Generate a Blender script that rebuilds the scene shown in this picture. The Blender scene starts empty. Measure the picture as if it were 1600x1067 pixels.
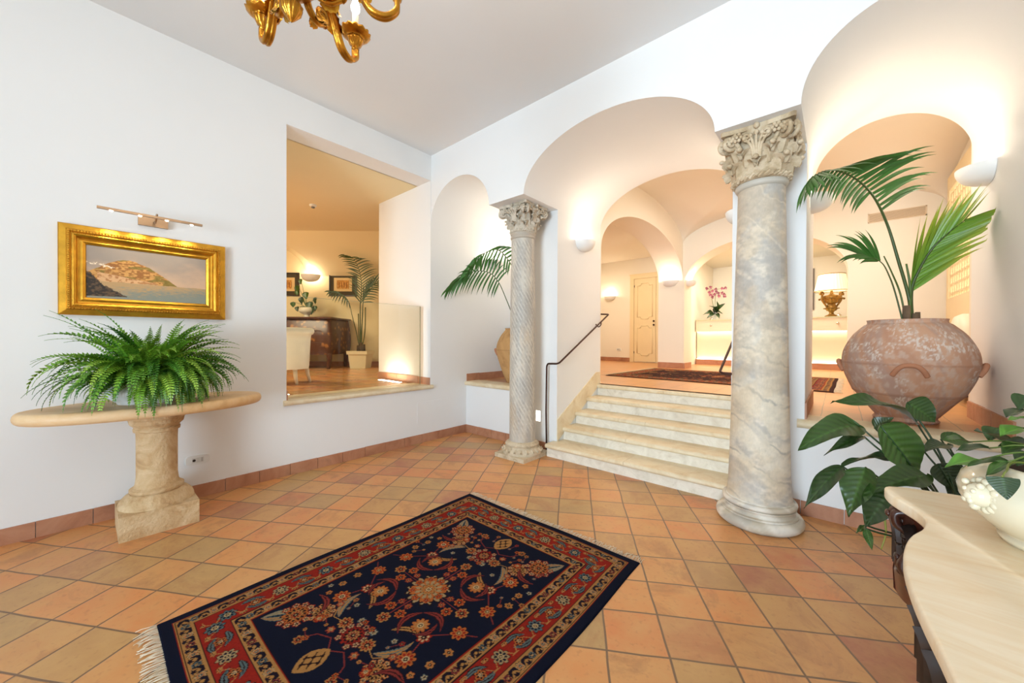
import bpy, math, random
import numpy as np
from mathutils import Vector, Matrix
rnd = random.Random(7)
PI = math.pi
SC = bpy.context.scene
COL = SC.collection

# ------------------------------------------------------------------ camera
F_PX, YAW, PITCH, ROLL, EYE = 585.1, 0.7161, -0.0068, 0.0044, 1.35
_fw = np.array([-math.sin(YAW)*math.cos(PITCH), math.cos(YAW)*math.cos(PITCH), math.sin(PITCH)])
_r = np.array([math.cos(YAW), math.sin(YAW), 0.0]); _u = np.cross(_r, _fw)
CR = _r*math.cos(ROLL)+_u*math.sin(ROLL); CU = -_r*math.sin(ROLL)+_u*math.cos(ROLL)
CP = np.array([0.0, 0.0, EYE])
cam_data = bpy.data.cameras.new('camera'); cam = bpy.data.objects.new('camera', cam_data); COL.objects.link(cam)
cam_data.sensor_width = 36.0; cam_data.sensor_fit = 'HORIZONTAL'; cam_data.lens = F_PX/1600*36
cam_data.clip_start = 0.02
M = Matrix.Identity(4)
for i in range(3):
    M[i][0], M[i][1], M[i][2], M[i][3] = CR[i], CU[i], -_fw[i], CP[i]
cam.matrix_world = M
SC.camera = cam

# ------------------------------------------------------------------ light and exposure
SC.view_settings.view_transform = 'Standard'; SC.view_settings.look = 'None'
SC.view_settings.gamma = 1.0; SC.view_settings.use_curve_mapping = False
SC.view_settings.exposure = 0.43
WORLD = bpy.data.worlds.new('sky'); SC.world = WORLD; WORLD.use_nodes = True
WORLD.node_tree.nodes['Background'].inputs[0].default_value = (0.75, 0.87, 1.0, 1)
WORLD.node_tree.nodes['Background'].inputs[1].default_value = 1.0

def area_light(name, loc, target, sx, sy, power, color):
    d = bpy.data.lights.new(name, 'AREA'); d.shape = 'RECTANGLE'; d.size = sx; d.size_y = sy; d.energy = power; d.color = color
    o = bpy.data.objects.new(name, d); COL.objects.link(o); o.location = loc
    o.rotation_euler = (Vector(target)-Vector(loc)).to_track_quat('-Z', 'Y').to_euler()
    return o
# daylight from the unseen entrance behind the viewer; the lounge and hall fills are added
DAY = area_light('entrance_daylight', (-0.3, -4.55, 1.75), (-0.8, 3.0, 3.0), 2.2, 3.0, 238, (0.66, 0.845, 1.0))
DAY.data.spread = math.radians(113)      # beam narrowed to light the front wall more than the left wall
area_light('lounge_fill', (-7.0, 0.6, 3.3), (-7.2, 1.6, 0.7), 1.6, 1.6, 112, (1.0, 0.84, 0.58))  # added warm fill out of view, no fixture in the lounge
area_light('hall_fill', (-0.6, 6.4, 3.75), (-0.6, 6.4, 0.7), 1.2, 1.2, 38, (1.0, 0.92, 0.80))  # added unseen fill high under the vault
def point_light(name, loc, power, color, r=0.05):
    d = bpy.data.lights.new(name, 'POINT'); d.energy = power; d.color = color; d.shadow_soft_size = r
    o = bpy.data.objects.new(name, d); COL.objects.link(o); o.location = loc
point_light('niche_lamp', (-3.09, 4.23, 2.66), 5.0, (1.0, 0.82, 0.62))
# added unseen point lights that lift the hall vault, without any fixture
point_light('hall_fill_behind_pier', (-0.44, 4.86, 2.66), 11, (1.0, 0.92, 0.80))
point_light('hall_fill_by_arch', (1.10, 5.5, 2.66), 5, (1.0, 0.92, 0.80))
area_light('corridor_fill', (-4.2, 8.0, 3.5), (-4.2, 8.2, 0.7), 0.8, 0.8, 33, (1.0, 0.89, 0.70))  # added fill to brighten the corridor, no fixture
area_light('reception_fill', (-1.1, 9.8, 3.3), (-1.1, 10.2, 0.7), 1.8, 0.8, 54, (1.0, 0.90, 0.74))  # added fill to brighten the reception recess
SCONCE_W, SCONCE_C = 4.6, (1.0, 0.87, 0.70)

# ------------------------------------------------------------------ measuring helpers (a pixel's ray met with a plane)
def _ray(px, py): return CR*(px-800)/F_PX - CU*(py-533.5)/F_PX + _fw
def onX(px, py, v): d = _ray(px, py); return CP+d*(v-CP[0])/d[0]
def onY(px, py, v): d = _ray(px, py); return CP+d*(v-CP[1])/d[1]
def onZ(px, py, v): d = _ray(px, py); return CP+d*(v-CP[2])/d[2]
def onW(px, py, w): d = _ray(px, py); return CP+d*w
FH = np.array([-math.sin(YAW), math.cos(YAW), 0.0]); RH = np.array([math.cos(YAW), math.sin(YAW), 0.0])

# ------------------------------------------------------------------ mesh helpers
class MB:
    def __init__(s): s.v = []; s.f = []; s.n = 0; s.c = []; s.hascol = False
    def add(s, v, f, col=None):
        v = np.asarray(v, float).reshape(-1, 3)
        s.v.append(v)
        if isinstance(f, np.ndarray): f = f.tolist()
        n = s.n
        s.f += [[i+n for i in q] for q in f]
        if col is not None: s.hascol = True; s.c.append(np.broadcast_to(np.asarray(col, float), (len(v), 3)))
        else: s.c.append(np.ones((len(v), 3)))
        s.n += len(v)
        return s
    def box(s, lo, hi, mat4=None):
        x0, y0, z0 = lo; x1, y1, z1 = hi
        v = np.array([[x0,y0,z0],[x1,y0,z0],[x1,y1,z0],[x0,y1,z0],[x0,y0,z1],[x1,y0,z1],[x1,y1,z1],[x0,y1,z1]], float)
        if mat4 is not None: v = xf(v, mat4)
        return s.add(v, [[3,2,1,0],[4,5,6,7],[0,1,5,4],[1,2,6,5],[2,3,7,6],[3,0,4,7]])
    def grid(s, P, closed_u=False, col=None, flip=False):
        P = np.asarray(P, float); nv, nu = P.shape[:2]
        f = grid_faces(nv, nu, closed_u)
        if flip: f = f[:, ::-1]
        return s.add(P.reshape(-1, 3), f, None if col is None else np.asarray(col).reshape(-1, 3))
    def lathe(s, prof, c=(0,0,0), n=48, cap=True, scale=(1,1)):
        prof = np.asarray(prof, float); a = np.linspace(0, 2*PI, n, endpoint=False)
        P = np.stack([np.stack([c[0]+r*np.cos(a)*scale[0], c[1]+r*np.sin(a)*scale[1], np.full(n, c[2]+z)], -1) for r, z in prof])
        s.grid(P, True)
        if cap:
            b = s.n-len(prof)*n
            s.f.append(list(range(b+n-1, b-1, -1))); s.f.append(list(range(b+(len(prof)-1)*n, b+len(prof)*n)))
        return s
    def tube(s, pts, rad, n=10, cap=True, col=None, squash=None):
        pts = np.asarray(pts, float); m = len(pts)
        rad = np.full(m, rad) if np.isscalar(rad) else np.asarray(rad, float)
        T = np.gradient(pts, axis=0); T /= np.linalg.norm(T, axis=1)[:, None]+1e-12
        up = np.array([0, 0, 1.0])
        if abs(T[0] @ up) > 0.95: up = np.array([1.0, 0, 0])
        N = np.cross(T[0], up); N /= np.linalg.norm(N); a = np.linspace(0, 2*PI, n, endpoint=False)
        P = []
        for i in range(m):
            N = N-T[i]*(N@T[i]); N /= np.linalg.norm(N)+1e-12
            B = np.cross(T[i], N)
            k = 1.0 if squash is None else squash
            P.append(pts[i]+rad[i]*(np.cos(a)[:, None]*N+k*np.sin(a)[:, None]*B))
        s.grid(np.array(P), True, col=None if col is None else np.broadcast_to(col, (m, n, 3)), flip=True)
        if cap:
            b = s.n-m*n
            s.f.append(list(range(b, b+n))); s.f.append(list(range(b+m*n-1, b+(m-1)*n-1, -1)))
        return s
    def poly_prism(s, pts, z0, z1):
        pts = np.asarray(pts, float); n = len(pts)
        v = np.vstack([np.c_[pts, np.full(n, z0)], np.c_[pts, np.full(n, z1)]])
        f = [list(range(n-1, -1, -1)), list(range(n, 2*n))]+[[i, (i+1) % n, n+(i+1) % n, n+i] for i in range(n)]
        return s.add(v, f)
    def sphere(s, c, r, n=16, m=10, sc=(1,1,1)):
        t = np.linspace(0, PI, m); a = np.linspace(0, 2*PI, n, endpoint=False)
        P = np.stack([np.stack([c[0]+r*sc[0]*np.sin(q)*np.cos(a), c[1]+r*sc[1]*np.sin(q)*np.sin(a), np.full(n, c[2]-r*sc[2]*np.cos(q))], -1) for q in t])
        return s.grid(P, True)
    def build(s, name, mat, parent=None, smooth=False, loc=None, angle=None):
        me = bpy.data.meshes.new(name)
        V = np.vstack(s.v) if s.v else np.zeros((0, 3))
        off = np.zeros(3)
        if parent is not None: off = np.array(world_loc(parent))
        elif loc is not None: off = np.array(loc, float)
        me.from_pydata((V-off).tolist(), [], s.f)
        if s.hascol:
            ca = me.color_attributes.new('Col', 'FLOAT_COLOR', 'POINT')
            ca.data.foreach_set('color', np.c_[np.vstack(s.c), np.ones(len(V))].astype(np.float32).ravel())
        if smooth: me.shade_smooth()
        if angle is not None: me.shade_smooth(); me.set_sharp_from_angle(angle=math.radians(angle))
        me.materials.append(mat); me.update()
        o = bpy.data.objects.new(name, me); COL.objects.link(o)
        if parent is not None: o.parent = parent
        else: o.location = off
        return o
_WL = {}
def world_loc(o):
    p = np.array(o.location[:])
    while o.parent is not None: o = o.parent; p = p+np.array(o.location[:])
    return p
def grid_faces(nv, nu, closed_u=False):
    j, i = np.meshgrid(np.arange(nv-1), np.arange(nu if closed_u else nu-1), indexing='ij')
    i2 = (i+1) % nu
    return np.stack([j*nu+i, j*nu+i2, (j+1)*nu+i2, (j+1)*nu+i], -1).reshape(-1, 4)
def xf(v, m): return np.asarray(v) @ np.array(m.to_3x3()).T + np.array(m.translation)
def unit(v): v = np.asarray(v, float); return v/(np.linalg.norm(v)+1e-12)
def catmull(P, n=8):
    P = np.asarray(P, float); Q = np.vstack([2*P[0]-P[1], P, 2*P[-1]-P[-2]]); out = []
    for i in range(1, len(Q)-2):
        for t in np.linspace(0, 1, n, endpoint=False):
            a, b, c, d = Q[i-1], Q[i], Q[i+1], Q[i+2]
            out.append(0.5*((2*b)+(c-a)*t+(2*a-5*b+4*c-d)*t*t+(-a+3*b-3*c+d)*t**3))
    out.append(P[-1]); return np.array(out)
def tag(o, label, cat, group=None, kind=None):
    o['label'] = label; o['category'] = cat
    if group: o['group'] = group
    if kind: o['kind'] = kind
    return o
def thing(name, loc, label, cat, group=None):
    o = bpy.data.objects.new(name, None); COL.objects.link(o); o.location = [float(x) for x in loc]; o.empty_display_size = 0.1
    return tag(o, label, cat, group)
def struct(o): o['kind'] = 'structure'; return o

# numpy noise
def _hash(ix, iy, seed):
    h = (ix.astype(np.int64)*374761393+iy.astype(np.int64)*668265263+seed*982451653) & 0x7fffffff
    h = ((h ^ (h >> 13))*1274126177) & 0x7fffffff
    return ((h ^ (h >> 16)) & 0xffff)/65535.0
def vnoise(x, y, seed=0):
    ix, iy = np.floor(x), np.floor(y); fx, fy = x-ix, y-iy
    fx = fx*fx*(3-2*fx); fy = fy*fy*(3-2*fy)
    a = _hash(ix, iy, seed); b = _hash(ix+1, iy, seed); c = _hash(ix, iy+1, seed); d = _hash(ix+1, iy+1, seed)
    return (a*(1-fx)+b*fx)*(1-fy)+(c*(1-fx)+d*fx)*fy
def fbm(x, y, o=4, seed=0):
    s, a, t = 0, 0.5, 0
    for k in range(o): s = s+a*vnoise(x*2**k, y*2**k, seed+k); t += a; a *= 0.5
    return s/t
def lin(c):
    c = np.asarray(c, float)/255.0
    return np.where(c <= 0.04045, c/12.92, ((c+0.055)/1.055)**2.4)
def mix(a, b, t): t = np.clip(t, 0, 1)[..., None]; return a*(1-t)+b*t
def sstep(a, b, x): t = np.clip((x-a)/(b-a), 0, 1); return t*t*(3-2*t)

# ------------------------------------------------------------------ materials
def new_mat(name):
    m = bpy.data.materials.new(name); m.use_nodes = True
    nt = m.node_tree; return m, nt, nt.nodes['Principled BSDF']
def srgb(r, g, b): return tuple(lin((r, g, b)))+(1.0,)
def mat(name, rgb, rough=0.6, metal=0.0, var=0.06, scale=6.0, bump=0.0, bscale=40.0, spec=0.5, coat=0.0, sss=0.0, stretch=None):
    m, nt, b = new_mat(name)
    tc = nt.nodes.new('ShaderNodeTexCoord'); ns = nt.nodes.new('ShaderNodeTexNoise'); ns.inputs['Scale'].default_value = scale; ns.inputs['Detail'].default_value = 6
    vec = tc.outputs['Object']
    if stretch:
        mp = nt.nodes.new('ShaderNodeMapping'); mp.inputs['Scale'].default_value = stretch; nt.links.new(vec, mp.inputs['Vector']); vec = mp.outputs[0]
    nt.links.new(vec, ns.inputs['Vector'])
    cr = nt.nodes.new('ShaderNodeValToRGB'); c = np.array(lin(rgb))
    cr.color_ramp.elements[0].position = 0.3; cr.color_ramp.elements[1].position = 0.7
    cr.color_ramp.elements[0].color = tuple(np.clip(c*(1-var*2), 0, 1))+(1,); cr.color_ramp.elements[1].color = tuple(np.clip(c*(1+var), 0, 1))+(1,)
    nt.links.new(ns.outputs['Fac'], cr.inputs[0]); nt.links.new(cr.outputs[0], b.inputs['Base Color'])
    b.inputs['Roughness'].default_value = rough; b.inputs['Metallic'].default_value = metal
    b.inputs['Specular IOR Level'].default_value = spec; b.inputs['Coat Weight'].default_value = coat
    if bump:
        n2 = nt.nodes.new('ShaderNodeTexNoise'); n2.inputs['Scale'].default_value = bscale; n2.inputs['Detail'].default_value = 5
        nt.links.new(vec, n2.inputs['Vector'])
        bp = nt.nodes.new('ShaderNodeBump'); bp.inputs['Strength'].default_value = bump; bp.inputs['Distance'].default_value = 0.01
        nt.links.new(n2.outputs['Fac'], bp.inputs['Height']); nt.links.new(bp.outputs[0], b.inputs['Normal'])
    return m
def stone(name, cols, pos, scale=3.0, rough=0.6, bump=0.3, bscale=30, dist=1.0, stretch=(1,1,1), detail=10, coat=0.0):
    m, nt, b = new_mat(name)
    tc = nt.nodes.new('ShaderNodeTexCoord'); mp = nt.nodes.new('ShaderNodeMapping'); mp.inputs['Scale'].default_value = stretch
    nt.links.new(tc.outputs['Object'], mp.inputs['Vector'])
    ns = nt.nodes.new('ShaderNodeTexNoise'); ns.inputs['Scale'].default_value = scale; ns.inputs['Detail'].default_value = detail; ns.inputs['Distortion'].default_value = dist
    ns.inputs['Roughness'].default_value = 0.65
    nt.links.new(mp.outputs[0], ns.inputs['Vector'])
    cr = nt.nodes.new('ShaderNodeValToRGB')
    while len(cr.color_ramp.elements) < len(cols): cr.color_ramp.elements.new(0.5)
    for e, c, p in zip(cr.color_ramp.elements, cols, pos): e.position = p; e.color = srgb(*c)
    nt.links.new(ns.outputs['Fac'], cr.inputs[0]); nt.links.new(cr.outputs[0], b.inputs['Base Color'])
    b.inputs['Roughness'].default_value = rough; b.inputs['Coat Weight'].default_value = coat
    n2 = nt.nodes.new('ShaderNodeTexNoise'); n2.inputs['Scale'].default_value = bscale; n2.inputs['Detail'].default_value = 8
    nt.links.new(tc.outputs['Object'], n2.inputs['Vector'])
    bp = nt.nodes.new('ShaderNodeBump'); bp.inputs['Strength'].default_value = bump; bp.inputs['Distance'].default_value = 0.008
    nt.links.new(n2.outputs['Fac'], bp.inputs['Height']); nt.links.new(bp.outputs[0], b.inputs['Normal'])
    return m
def colmat(name, rough=0.7, bump=0.0, bscale=60, spec=0.5, metal=0.0, trans=0.0):
    m, nt, b = new_mat(name)
    a = nt.nodes.new('ShaderNodeAttribute'); a.attribute_name = 'Col'
    nt.links.new(a.outputs['Color'], b.inputs['Base Color']); b.inputs['Roughness'].default_value = rough
    b.inputs['Specular IOR Level'].default_value = spec; b.inputs['Metallic'].default_value = metal
    if trans: b.inputs['Subsurface Weight'].default_value = trans; b.inputs['Subsurface Radius'].default_value = (0.02, 0.03, 0.01)
    if bump:
        tc = nt.nodes.new('ShaderNodeTexCoord'); n2 = nt.nodes.new('ShaderNodeTexNoise'); n2.inputs['Scale'].default_value = bscale; n2.inputs['Detail'].default_value = 6
        nt.links.new(tc.outputs['Object'], n2.inputs['Vector'])
        bp = nt.nodes.new('ShaderNodeBump'); bp.inputs['Strength'].default_value = bump; bp.inputs['Distance'].default_value = 0.006
        nt.links.new(n2.outputs['Fac'], bp.inputs['Height']); nt.links.new(bp.outputs[0], b.inputs['Normal'])
    return m
def emit(name, rgb, strength):
    m, nt, b = new_mat(name)
    b.inputs['Base Color'].default_value = tuple(rgb)+(1,); b.inputs['Emission Color'].default_value = tuple(rgb)+(1,); b.inputs['Emission Strength'].default_value = strength
    return m
def glass_mat(name, tint=(0.97, 0.99, 0.97)):
    m, nt, b = new_mat(name); out = nt.nodes['Material Output']
    tr = nt.nodes.new('ShaderNodeBsdfTransparent'); tr.inputs[0].default_value = tuple(tint)+(1,)
    gl = nt.nodes.new('ShaderNodeBsdfGlossy'); gl.inputs['Roughness'].default_value = 0.02
    fr = nt.nodes.new('ShaderNodeFresnel'); fr.inputs[0].default_value = 1.35; mx = nt.nodes.new('ShaderNodeMixShader')
    nt.links.new(fr.outputs[0], mx.inputs[0]); nt.links.new(tr.outputs[0], mx.inputs[1]); nt.links.new(gl.outputs[0], mx.inputs[2]); nt.links.new(mx.outputs[0], out.inputs[0])
    return m
def tile_mat(name, origin, a, b, rough=0.38, soft=0.0, grout=0.012):
    """square terracotta tiles: origin + i*a + j*b in the floor plane, each tile fired a little differently"""
    m, nt, bs = new_mat(name); N = nt.nodes; L = nt.links
    Mi = np.linalg.inv(np.array([a, b]).T)
    tc = N.new('ShaderNodeTexCoord'); sub = N.new('ShaderNodeVectorMath'); sub.operation = 'SUBTRACT'; sub.inputs[1].default_value = (origin[0], origin[1], 0)
    L.new(tc.outputs['Object'], sub.inputs[0])
    def dot(v):
        d = N.new('ShaderNodeVectorMath'); d.operation = 'DOT_PRODUCT'; d.inputs[1].default_value = (v[0], v[1], 0); L.new(sub.outputs[0], d.inputs[0]); return d.outputs['Value']
    # slightly irregular joints
    def math1(op, x, y=None):
        n = N.new('ShaderNodeMath'); n.operation = op
        for k, q in enumerate([x, y]):
            if q is None: continue
            if isinstance(q, (int, float)): n.inputs[k].default_value = q
            else: L.new(q, n.inputs[k])
        return n.outputs[0]
    wob = N.new('ShaderNodeTexNoise'); wob.inputs['Scale'].default_value = 2.5; L.new(tc.outputs['Object'], wob.inputs['Vector'])
    wo = math1('MULTIPLY', math1('SUBTRACT', wob.outputs['Fac'], 0.5), 0.07)
    U = math1('ADD', dot(Mi[0]), wo); V = math1('SUBTRACT', dot(Mi[1]), wo)
    fu, fv = math1('FRACT', U), math1('FRACT', V)
    eu = math1('MINIMUM', fu, math1('SUBTRACT', 1.0, fu)); ev = math1('MINIMUM', fv, math1('SUBTRACT', 1.0, fv))
    e = math1('MINIMUM', eu, ev)
    cmb = N.new('ShaderNodeCombineXYZ'); L.new(math1('FLOOR', U), cmb.inputs[0]); L.new(math1('FLOOR', V), cmb.inputs[1])
    wn = N.new('ShaderNodeTexWhiteNoise'); wn.noise_dimensions = '2D'; L.new(cmb.outputs[0], wn.inputs['Vector'])
    cr = N.new('ShaderNodeValToRGB'); cr.color_ramp.interpolation = 'LINEAR'
    base = [(0.0, (216, 136, 82)), (0.22, (222, 148, 86)), (0.45, (214, 150, 92)), (0.66, (198, 148, 92)), (0.84, (182, 146, 96)), (0.94, (204, 124, 80)), (1.0, (176, 112, 82))]
    while len(cr.color_ramp.elements) < len(base): cr.color_ramp.elements.new(0.5)
    for el, (p, c) in zip(cr.color_ramp.elements, base): el.position = p; el.color = srgb(*[q*(1-soft)+w*soft for q, w in zip(c, (204, 146, 96))])
    L.new(wn.outputs['Value'], cr.inputs[0])
    # soft clouding within each tile
    off = N.new('ShaderNodeVectorMath'); off.operation = 'MULTIPLY_ADD'; off.inputs[1].default_value = (7, 7, 7); L.new(wn.outputs['Color'], off.inputs[0]); L.new(tc.outputs['Object'], off.inputs[2])
    cl = N.new('ShaderNodeTexNoise'); cl.inputs['Scale'].default_value = 6; cl.inputs['Detail'].default_value = 7; cl.inputs['Roughness'].default_value = 0.62; L.new(off.outputs[0], cl.inputs['Vector'])
    mr = N.new('ShaderNodeMapRange'); mr.inputs['From Min'].default_value = 0.35; mr.inputs['From Max'].default_value = 0.68; L.new(cl.outputs['Fac'], mr.inputs['Value'])
    mxa = N.new('ShaderNodeMix'); mxa.data_type = 'RGBA'; L.new(math1('MULTIPLY', mr.outputs[0], 0.5*(1-soft)), mxa.inputs[0]); L.new(cr.outputs[0], mxa.inputs[6]); mxa.inputs[7].default_value = srgb(216, 172, 112)
    st_ = N.new('ShaderNodeTexNoise'); st_.inputs['Scale'].default_value = 3.2; st_.inputs['Detail'].default_value = 8; st_.inputs['Roughness'].default_value = 0.7; st_.inputs['Distortion'].default_value = 0.6; L.new(off.outputs[0], st_.inputs['Vector'])
    stm = N.new('ShaderNodeMapRange'); stm.inputs['From Min'].default_value = 0.52; stm.inputs['From Max'].default_value = 0.64; stm.inputs['To Max'].default_value = 0.55*(1-soft); L.new(st_.outputs['Fac'], stm.inputs['Value'])
    mxt = N.new('ShaderNodeMix'); mxt.data_type = 'RGBA'; L.new(stm.outputs[0], mxt.inputs[0]); L.new(mxa.outputs[2], mxt.inputs[6]); mxt.inputs[7].default_value = srgb(176, 122, 78)
    sp = N.new('ShaderNodeTexNoise'); sp.inputs['Scale'].default_value = 38; sp.inputs['Detail'].default_value = 3; L.new(tc.outputs['Object'], sp.inputs['Vector'])
    spm = N.new('ShaderNodeMapRange'); spm.inputs['From Min'].default_value = 0.30; spm.inputs['From Max'].default_value = 0.42; spm.inputs['To Min'].default_value = 0.22*(1-soft); spm.inputs['To Max'].default_value = 0.0; L.new(sp.outputs['Fac'], spm.inputs['Value'])
    mxs = N.new('ShaderNodeMix'); mxs.data_type = 'RGBA'; L.new(spm.outputs[0], mxs.inputs[0]); L.new(mxt.outputs[2], mxs.inputs[6]); mxs.inputs[7].default_value = srgb(150, 92, 62)
    gm = N.new('ShaderNodeMapRange'); gm.inputs['From Min'].default_value = grout; gm.inputs['From Max'].default_value = grout*2.0; L.new(e, gm.inputs['Value'])
    mxg = N.new('ShaderNodeMix'); mxg.data_type = 'RGBA'; L.new(gm.outputs[0], mxg.inputs[0]); mxg.inputs[6].default_value = srgb(128, 98, 72); L.new(mxs.outputs[2], mxg.inputs[7])
    L.new(mxg.outputs[2], bs.inputs['Base Color'])
    rr = N.new('ShaderNodeMapRange'); rr.inputs['To Min'].default_value = rough-0.10*(1-soft); rr.inputs['To Max'].default_value = rough+0.14*(1-soft); L.new(cl.outputs['Fac'], rr.inputs['Value']); L.new(rr.outputs[0], bs.inputs['Roughness'])
    hh = math1('ADD', gm.outputs[0], math1('MULTIPLY', cl.outputs['Fac'], 0.5))
    bp = N.new('ShaderNodeBump'); bp.inputs['Strength'].default_value = 0.35*(1-soft)**2; bp.inputs['Distance'].default_value = 0.004; L.new(hh, bp.inputs['Height']); L.new(bp.outputs[0], bs.inputs['Normal'])
    return m

PLASTER = mat('white_plaster', (240, 238, 235), 0.75, var=0.008, scale=1.2, bump=0.04, bscale=9, spec=0.25)
CEIL_M = mat('ceiling_plaster', (232, 230, 228), 0.8, var=0.006, scale=1.0, spec=0.2)
HALL_M = mat('hall_plaster', (242, 233, 217), 0.75, var=0.008, scale=1.2, bump=0.03, bscale=9, spec=0.2)
LOUNGE_M = mat('lounge_plaster', (238, 222, 180), 0.75, var=0.01, scale=1.2, spec=0.2)
TILE = tile_mat('terracotta_tiles', (-0.7062, 2.4194), (0.2205, 0.1375), (0.1335, -0.2165))
TILE_UP = tile_mat('hall_tiles', (-0.6, 5.0), (0.25, 0.0), (0.0, 0.25), rough=0.30, soft=0.8, grout=0.008)
SKIRT = stone('terracotta_skirting', [(150, 98, 70), (178, 122, 90), (190, 136, 104), (160, 112, 84)], [0.25, 0.45, 0.6, 0.8], 3.0, 0.55, 0.15, 30)
LIME = stone('honed_limestone', [(206, 178, 136), (226, 204, 166), (236, 220, 188), (214, 190, 150)], [0.2, 0.42, 0.6, 0.85], 5, 0.45, 0.15, 60)
RISER = stone('pale_riser_stone', [(196, 180, 158), (226, 214, 194), (240, 230, 212), (214, 198, 174)], [0.2, 0.4, 0.6, 0.9], 7, 0.6, 0.3, 50)
GOLD = mat('gilt_wood', (214, 158, 52), 0.32, 0.85, var=0.12, scale=14, bump=0.15, bscale=60)
GOLD2 = mat('antique_gilt', (196, 136, 44), 0.3, 0.9, var=0.2, scale=18, bump=0.3, bscale=50)
IRON = mat('brown_wrought_iron', (74, 46, 36), 0.45, 0.6, var=0.1)
WHITEP = mat('white_plastic', (232, 230, 225), 0.4, var=0.0)
DARK = mat('black_plastic', (30, 28, 26), 0.5, var=0.0)
SCONCE_M = mat('plaster_bowl', (240, 238, 234), 0.55, var=0.004)
STEEL = mat('brushed_bronze', (176, 146, 116), 0.35, 0.8, var=0.05)
LEAF_M = colmat('leaf', 0.38, spec=0.5, trans=0.0)
GLASS = glass_mat('clear_glass')
LAMP_E = emit('warm_lamp', (1.0, 0.86, 0.62), 14.0)
# ================================================================== the building
XL, YA, YP, YB, ZL, ZC, ZP, XR = -4.07, 3.037, 3.67, 4.72, 2.868, 3.765, 0.735, 0.81
PIERS = [(-3.0, -2.49), (-0.69, -0.19)]
OY0, OY1, OZ1, OXB = 1.315, 3.03, 3.435, -5.38          # the opening in the left wall and how deep it is
YBK = -4.6                                              # wall behind the viewer

fl = MB().box((XL-0.02, YBK, -0.1), (XR, 3.68, 0.0)).build('floor', TILE); struct(fl)
fu = MB().box((-5.32, 4.66, ZP-0.06), (1.2, 12.2, ZP)).box((-0.19, 3.67, ZP-0.06), (XR, 4.66, ZP)).box((XL, 3.67, ZP-0.06), (-3.0, 4.72, ZP)).build('floor_upper', TILE_UP); struct(fu)
struct(MB().box((XL, YBK, ZC), (XR, YA+0.02, ZC+0.08)).build('ceiling', CEIL_M))

# left wall with the deep unglazed opening to the lounge
w = MB()
w.box((XL-0.3, YBK, 0), (XL, OY0, ZC)).box((XL-0.3, OY0, 0), (XL, OY1, ZP-0.045)).box((XL-0.3, OY0, OZ1), (XL, OY1, ZC)).box((XL-0.3, OY1, 0), (XL, YB+0.02, ZC))
struct(w.build('wall_left', PLASTER))
w = MB().box((OXB, OY1, 0.2), (XL-0.3, OY1+0.08, OZ1)).box((OXB, OY0-0.08, 0.2), (XL-0.3, OY0, OZ1))
struct(w.build('wall_reveal', PLASTER))
struct(MB().box((XR, YBK, 0), (XR+0.2, YB, ZC)).build('wall_right', PLASTER))
w = MB().box((XL, YBK-0.2, 0), (XR, YBK, ZC))
struct(w.build('wall_back', PLASTER))

# arcade: one thick wall on two piers, three barrel arches cut through it
prof = [(XL, ZL)]
def arch(x0, x1, h, n=40):
    c, a = (x0+x1)/2, (x1-x0)/2
    return [(c-a*math.cos(t), ZL+h*math.sin(t)) for t in np.linspace(0, PI, n)]
prof += arch(XL, PIERS[0][0], 0.475)[1:]
prof += arch(PIERS[0][1], PIERS[1][0], 0.51, 56)
prof += arch(PIERS[1][1], XR, 0.475)
prof = np.array(prof); n = len(prof); ZT = 4.0
w = MB()
def strip(y, flip):
    P = np.stack([np.c_[prof[:, 0], np.full(n, y), prof[:, 1]], np.c_[prof[:, 0], np.full(n, y), np.full(n, ZT)]]); w.grid(P, flip=flip)
strip(YA, False); strip(YB, True)
w.grid(np.stack([np.c_[prof[:, 0], np.full(n, YA), prof[:, 1]], np.c_[prof[:, 0], np.full(n, YB), prof[:, 1]]]), flip=True)
struct(w.build('wall_arcade', PLASTER, angle=35))
for k, (a, b) in enumerate(PIERS):
    struct(MB().box((a, YP, 0), (b, YB, ZL)).build('wall_pier_%d' % (k+1), PLASTER))
struct(MB().box((XL, YP, 0), (-3.0, YP+0.12, ZP-0.06)).build('wall_parapet_1', PLASTER))
struct(MB().box((-0.19, YP, 0), (XR, YP+0.12, ZP-0.06)).build('wall_parapet_2', PLASTER))
struct(MB().box((XL, YB-0.02, ZP), (-3.0, YB+0.1, 3.5)).build('wall_niche', PLASTER))

# skirting tiles, each run one strip with its joints
def skirt(name, p0, p1, z0, h=0.108, t=0.014, tile=0.26):
    p0, p1 = np.array(p0, float), np.array(p1, float); d = p1-p0; L = np.hypot(*d); d /= L; nn = np.array([d[1], -d[0]])
    m = MB(); k = max(1, int(round(L/tile)))
    for i in range(k):
        a, b = p0+d*(i*L/k+0.002), p0+d*((i+1)*L/k-0.002); tt = t+rnd.uniform(-0.0015, 0.0015)
        q = [a, b, b+nn*tt, a+nn*tt]
        m.poly_prism(q, z0, z0+h+rnd.uniform(-0.002, 0.002))
    return struct(m.build(name, SKIRT))
skirt('baseboard_left', (XL, YBK), (XL, YP), 0)
skirt('baseboard_parapet', (XL, YP), (-2.50, YP), 0)
skirt('baseboard_pier', (-0.72, YP), (XR, YP), 0)
skirt('baseboard_right', (XR, YP), (XR, YBK), 0)
skirt('baseboard_niche', (XL, YP), (XL, YB-0.03), ZP, h=0.105)
skirt('baseboard_reveal', (OXB, OY1), (XL, OY1), ZP, h=0.098)
skirt('baseboard_reveal_2', (XL, OY0), (OXB, OY0), ZP, h=0.098)
skirt('baseboard_arch', (-0.19, YP), (-0.19, YB), ZP, h=0.13, tile=0.5)
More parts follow.
